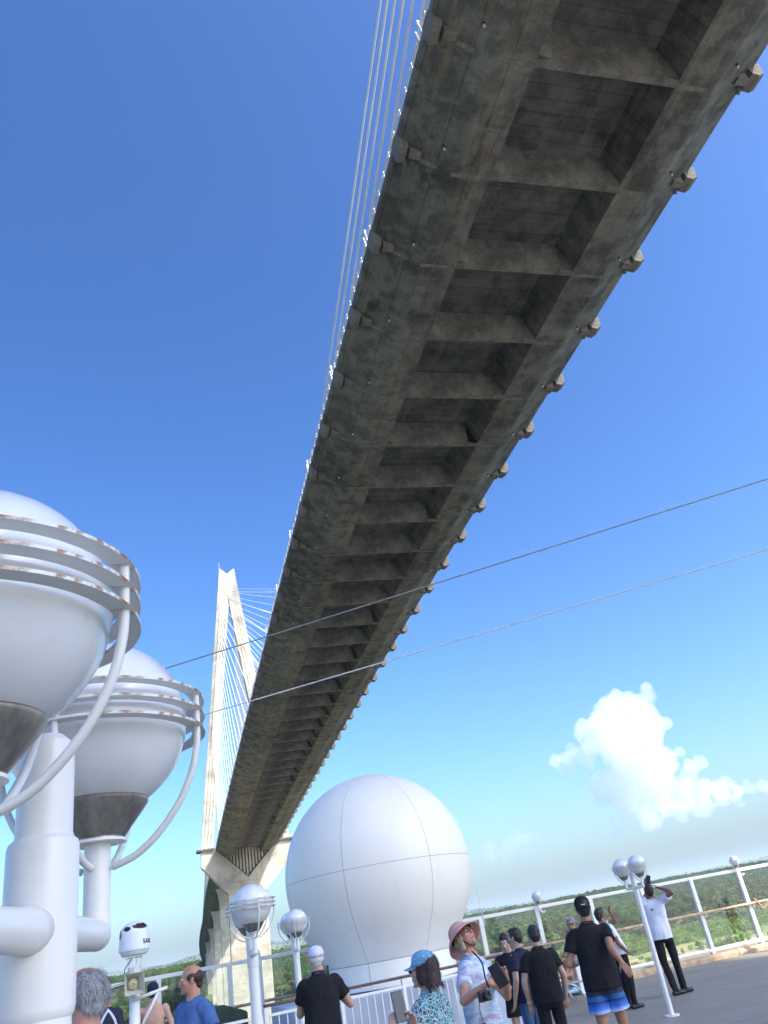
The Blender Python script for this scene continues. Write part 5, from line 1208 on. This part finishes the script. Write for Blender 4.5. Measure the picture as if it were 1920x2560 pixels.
# 13 steward photographing
l13 = (8.33, 14.05); a13 = 20; h13 = 1.74
elR_ = W2L(l13, a13, h13, ath(1680, 2232, 16.0)); wrR_ = W2L(l13, a13, h13, ath(1647, 2219, 16.3)); elL_ = W2L(l13, a13, h13, ath(1616, 2238, 16.35)); wrL_ = W2L(l13, a13, h13, ath(1618, 2212, 16.5))
T, Hd, RH, D, k = person(l13, a13, h13, 'slim crew member in white t-shirt and black trousers photographing with both arms raised', S_brown, head=(0, 10, 0), hair=H_black, hairkind='short', top=K_white, bottom=K_black, vox=.0085, shoe=K_shoe, fat=.95,
    J=dict(elR=elR_, wrR=wrR_, elL=elL_, wrL=wrL_, shR=(.185,.0,1.46), shL=(-.185,.0,1.46), knR=(.11,.05,.50), anR=(.12,.06,.085), anL=(-.05,-.08,.085), ftR=Vector((.85,.5,0)), ftL=Vector((.85,.45,0))), hands=dict(L=dict(d=(0,.1,1), n=(.4,.5,0), curl=.6), R=dict(d=(-.7,.2,.5), n=(-.3,0,-.8), curl=.6)))
mk = MB()
for j in range(5): a = j*1.3; mk.box((-.012+.012*cos(a), -.002, -.01+.014*sin(a)), (.0+.012*cos(a), .001, .006+.014*sin(a)))
o = mk.build('shirt_emblem', K_navy, T); o.location = (-.06, -.122, 1.33)
phone(ath(1621, 2199, 16.5), (.35,.1,.8), (-.2,-1,.2), 'black phone raised against the trees by the photographing crew member')
# 14 seated figure
T, Hd, RH, D, k = person((8.30, 17.48), -95, 1.70, 'seated figure in grey shirt and grey shorts hidden behind the man in board shorts', S_tan, head=(0, 0, 0), hair=H_grey, hairkind='short', top=K_grey, bottom=K_grey, bottomkind='shorts', shoe=K_sneak, vox=.010, cap=K_grey, capkind='bucket',
    J=dict(pel=(0,0,.67), neck=(0,0,1.19), shL=(-.185,0,1.13), shR=(.185,0,1.13), hipL=(-.09,.02,.66), hipR=(.09,.02,.66), knL=(-.10,.42,.62), knR=(.10,.42,.62), anL=(-.10,.34,.14), anR=(.10,.30,.14), elL=(-.23,.10,.90), elR=(.23,.10,.90), wrL=(-.14,.34,.74), wrR=(.14,.34,.74)))
# 15 child at the right edge
p15 = ath(1931, 2240, 21.9); l15 = (p15.x, p15.y); h15 = 1.18
T, Hd, RH, D, k = person(l15, -5, h15, 'child in pink top and white hat holding the wooden handrail at the right edge', S_tan, head=(0, 0, 0), hair=H_brown, hairkind='nape', top=K_hot, topkind='tank', bottom=K_white, bottomkind='briefs', cap=K_white, capkind='bucket', fem=True, vox=.011, shoe=K_sneak,
    J=dict(elL=W2L(l15, -5, h15, ath(1907, 2272, 21.7)), wrL=W2L(l15, -5, h15, ath(1892, 2252, 21.8))))
# 16 sunbather on the lounger, feet to the right
T, Hd, RH, D, k = person((7.62, 16.52), 0, 1.72, 'sunbather lying on the lounger with bare feet towards the deck box', S_tan, hair=H_brown, hairkind='short', top=K_grey, bottom=K_navy, bottomkind='shorts', vox=.010)
Mx = Matrix(((0,0,-1), (-1,0,0), (0,1,0))); T.rotation_euler = Mx.to_euler(); T.location = (7.58, 16.51, .46)

# ------------------------------------------------------------------ clouds (lit volumes, outside the haze box)
def cloud(name, blobs, dist, dens, label, sx=1.0, vox=16, depth=.8):
    mb = MB(); rnd = random.Random(3)
    for X, Y, r in blobs:
        d = ray(1160 + .458*X, 1700 + .458*Y); D_ = dist; c = ORG + d*(D_/hypot(d.x, d.y)); rm = r*.458*D_/2100
        for j in range(4):
            o = Vector((rnd.gauss(0,.38), rnd.gauss(0,.6), rnd.gauss(0,.34)))*rm; rr_ = rm*(.55+.4*rnd.random()); mb.ell(c + o, (rr_*sx, rr_*depth, rr_), None, 16, 10)
    me = bpy.data.meshes.new(name); me.from_pydata([tuple(v) for v in mb.v], [], mb.f); o = bpy.data.objects.new(name, me); C.objects.link(o)
    r = o.modifiers.new('r', 'REMESH'); r.mode = 'VOXEL'; r.voxel_size = vox; dg = bpy.context.evaluated_depsgraph_get(); m2 = bpy.data.meshes.new_from_object(o.evaluated_get(dg)); o.modifiers.clear(); o.data = m2
    nr = [v.normal.copy() for v in m2.vertices]
    for v, n_ in zip(m2.vertices, nr):
        q = v.co/260; a = noise.fractal(q, .75, 2.1, 6); b = abs(noise.noise(v.co/95)); v.co += n_*(a*50*sx + (b-.3)*52*sx + 12)
    m2.polygons.foreach_set('use_smooth', [True]*len(m2.polygons))
    m = bpy.data.materials.new(name + '_vapour'); m.use_nodes = True; N = m.node_tree.nodes; L = m.node_tree.links; N.clear(); ou = N.new('ShaderNodeOutputMaterial')
    v = N.new('ShaderNodeVolumePrincipled'); v.inputs['Color'].default_value = (1,1,1,1); v.inputs['Density'].default_value = dens; v.inputs['Anisotropy'].default_value = .2; L.new(v.outputs[0], ou.inputs['Volume'])
    m2.materials.clear(); m2.materials.append(m); tag(o, label, 'cloud'); return o
CL = [(900,175,95),(970,165,90),(1030,240,75),(940,130,60),(790,240,90),(700,270,80),(760,340,130),(880,340,160),(980,320,110),(515,440,45),(590,430,55),(650,420,80),(1000,450,120),(900,520,150),(1080,540,100),(990,620,125),(900,700,85),(860,790,50),(1160,600,75),(1000,740,70),(1120,690,70),(1235,470,42),(1155,400,28),(1210,520,40),(1280,620,64),(1370,620,46),(1300,690,40),(1470,610,42),(1550,590,34),(1640,580,36),(1740,600,50),(1500,670,20),(1850,640,70)]
cloud('cumulus_cloud', CL, 6400, .0045, 'tall bright white cumulus cloud towering over the wooded hills at the right')
cloud('small_cloud', [(290,870,40),(350,890,45),(250,910,35),(420,890,30),(480,850,22),(510,830,15),(140,945,22),(200,940,20)], 6800, .0012, 'thin grey wisp of cloud low to the right of the radome', vox=14)
HZ = bpy.data.materials.new('haze_air'); HZ.use_nodes = True; N = HZ.node_tree.nodes; L = HZ.node_tree.links; N.clear(); ou = N.new('ShaderNodeOutputMaterial')
v = N.new('ShaderNodeVolumePrincipled'); v.inputs['Color'].default_value = (.72,.85,1.0,1); v.inputs['Density'].default_value = .00009; v.inputs['Anisotropy'].default_value = .1; L.new(v.outputs[0], ou.inputs['Volume'])
mb = MB(); mb.box((-11400, -11400, -42), (11400, 11400, 186)); o = mb.build('haze', HZ); tag(o, kind='stuff')
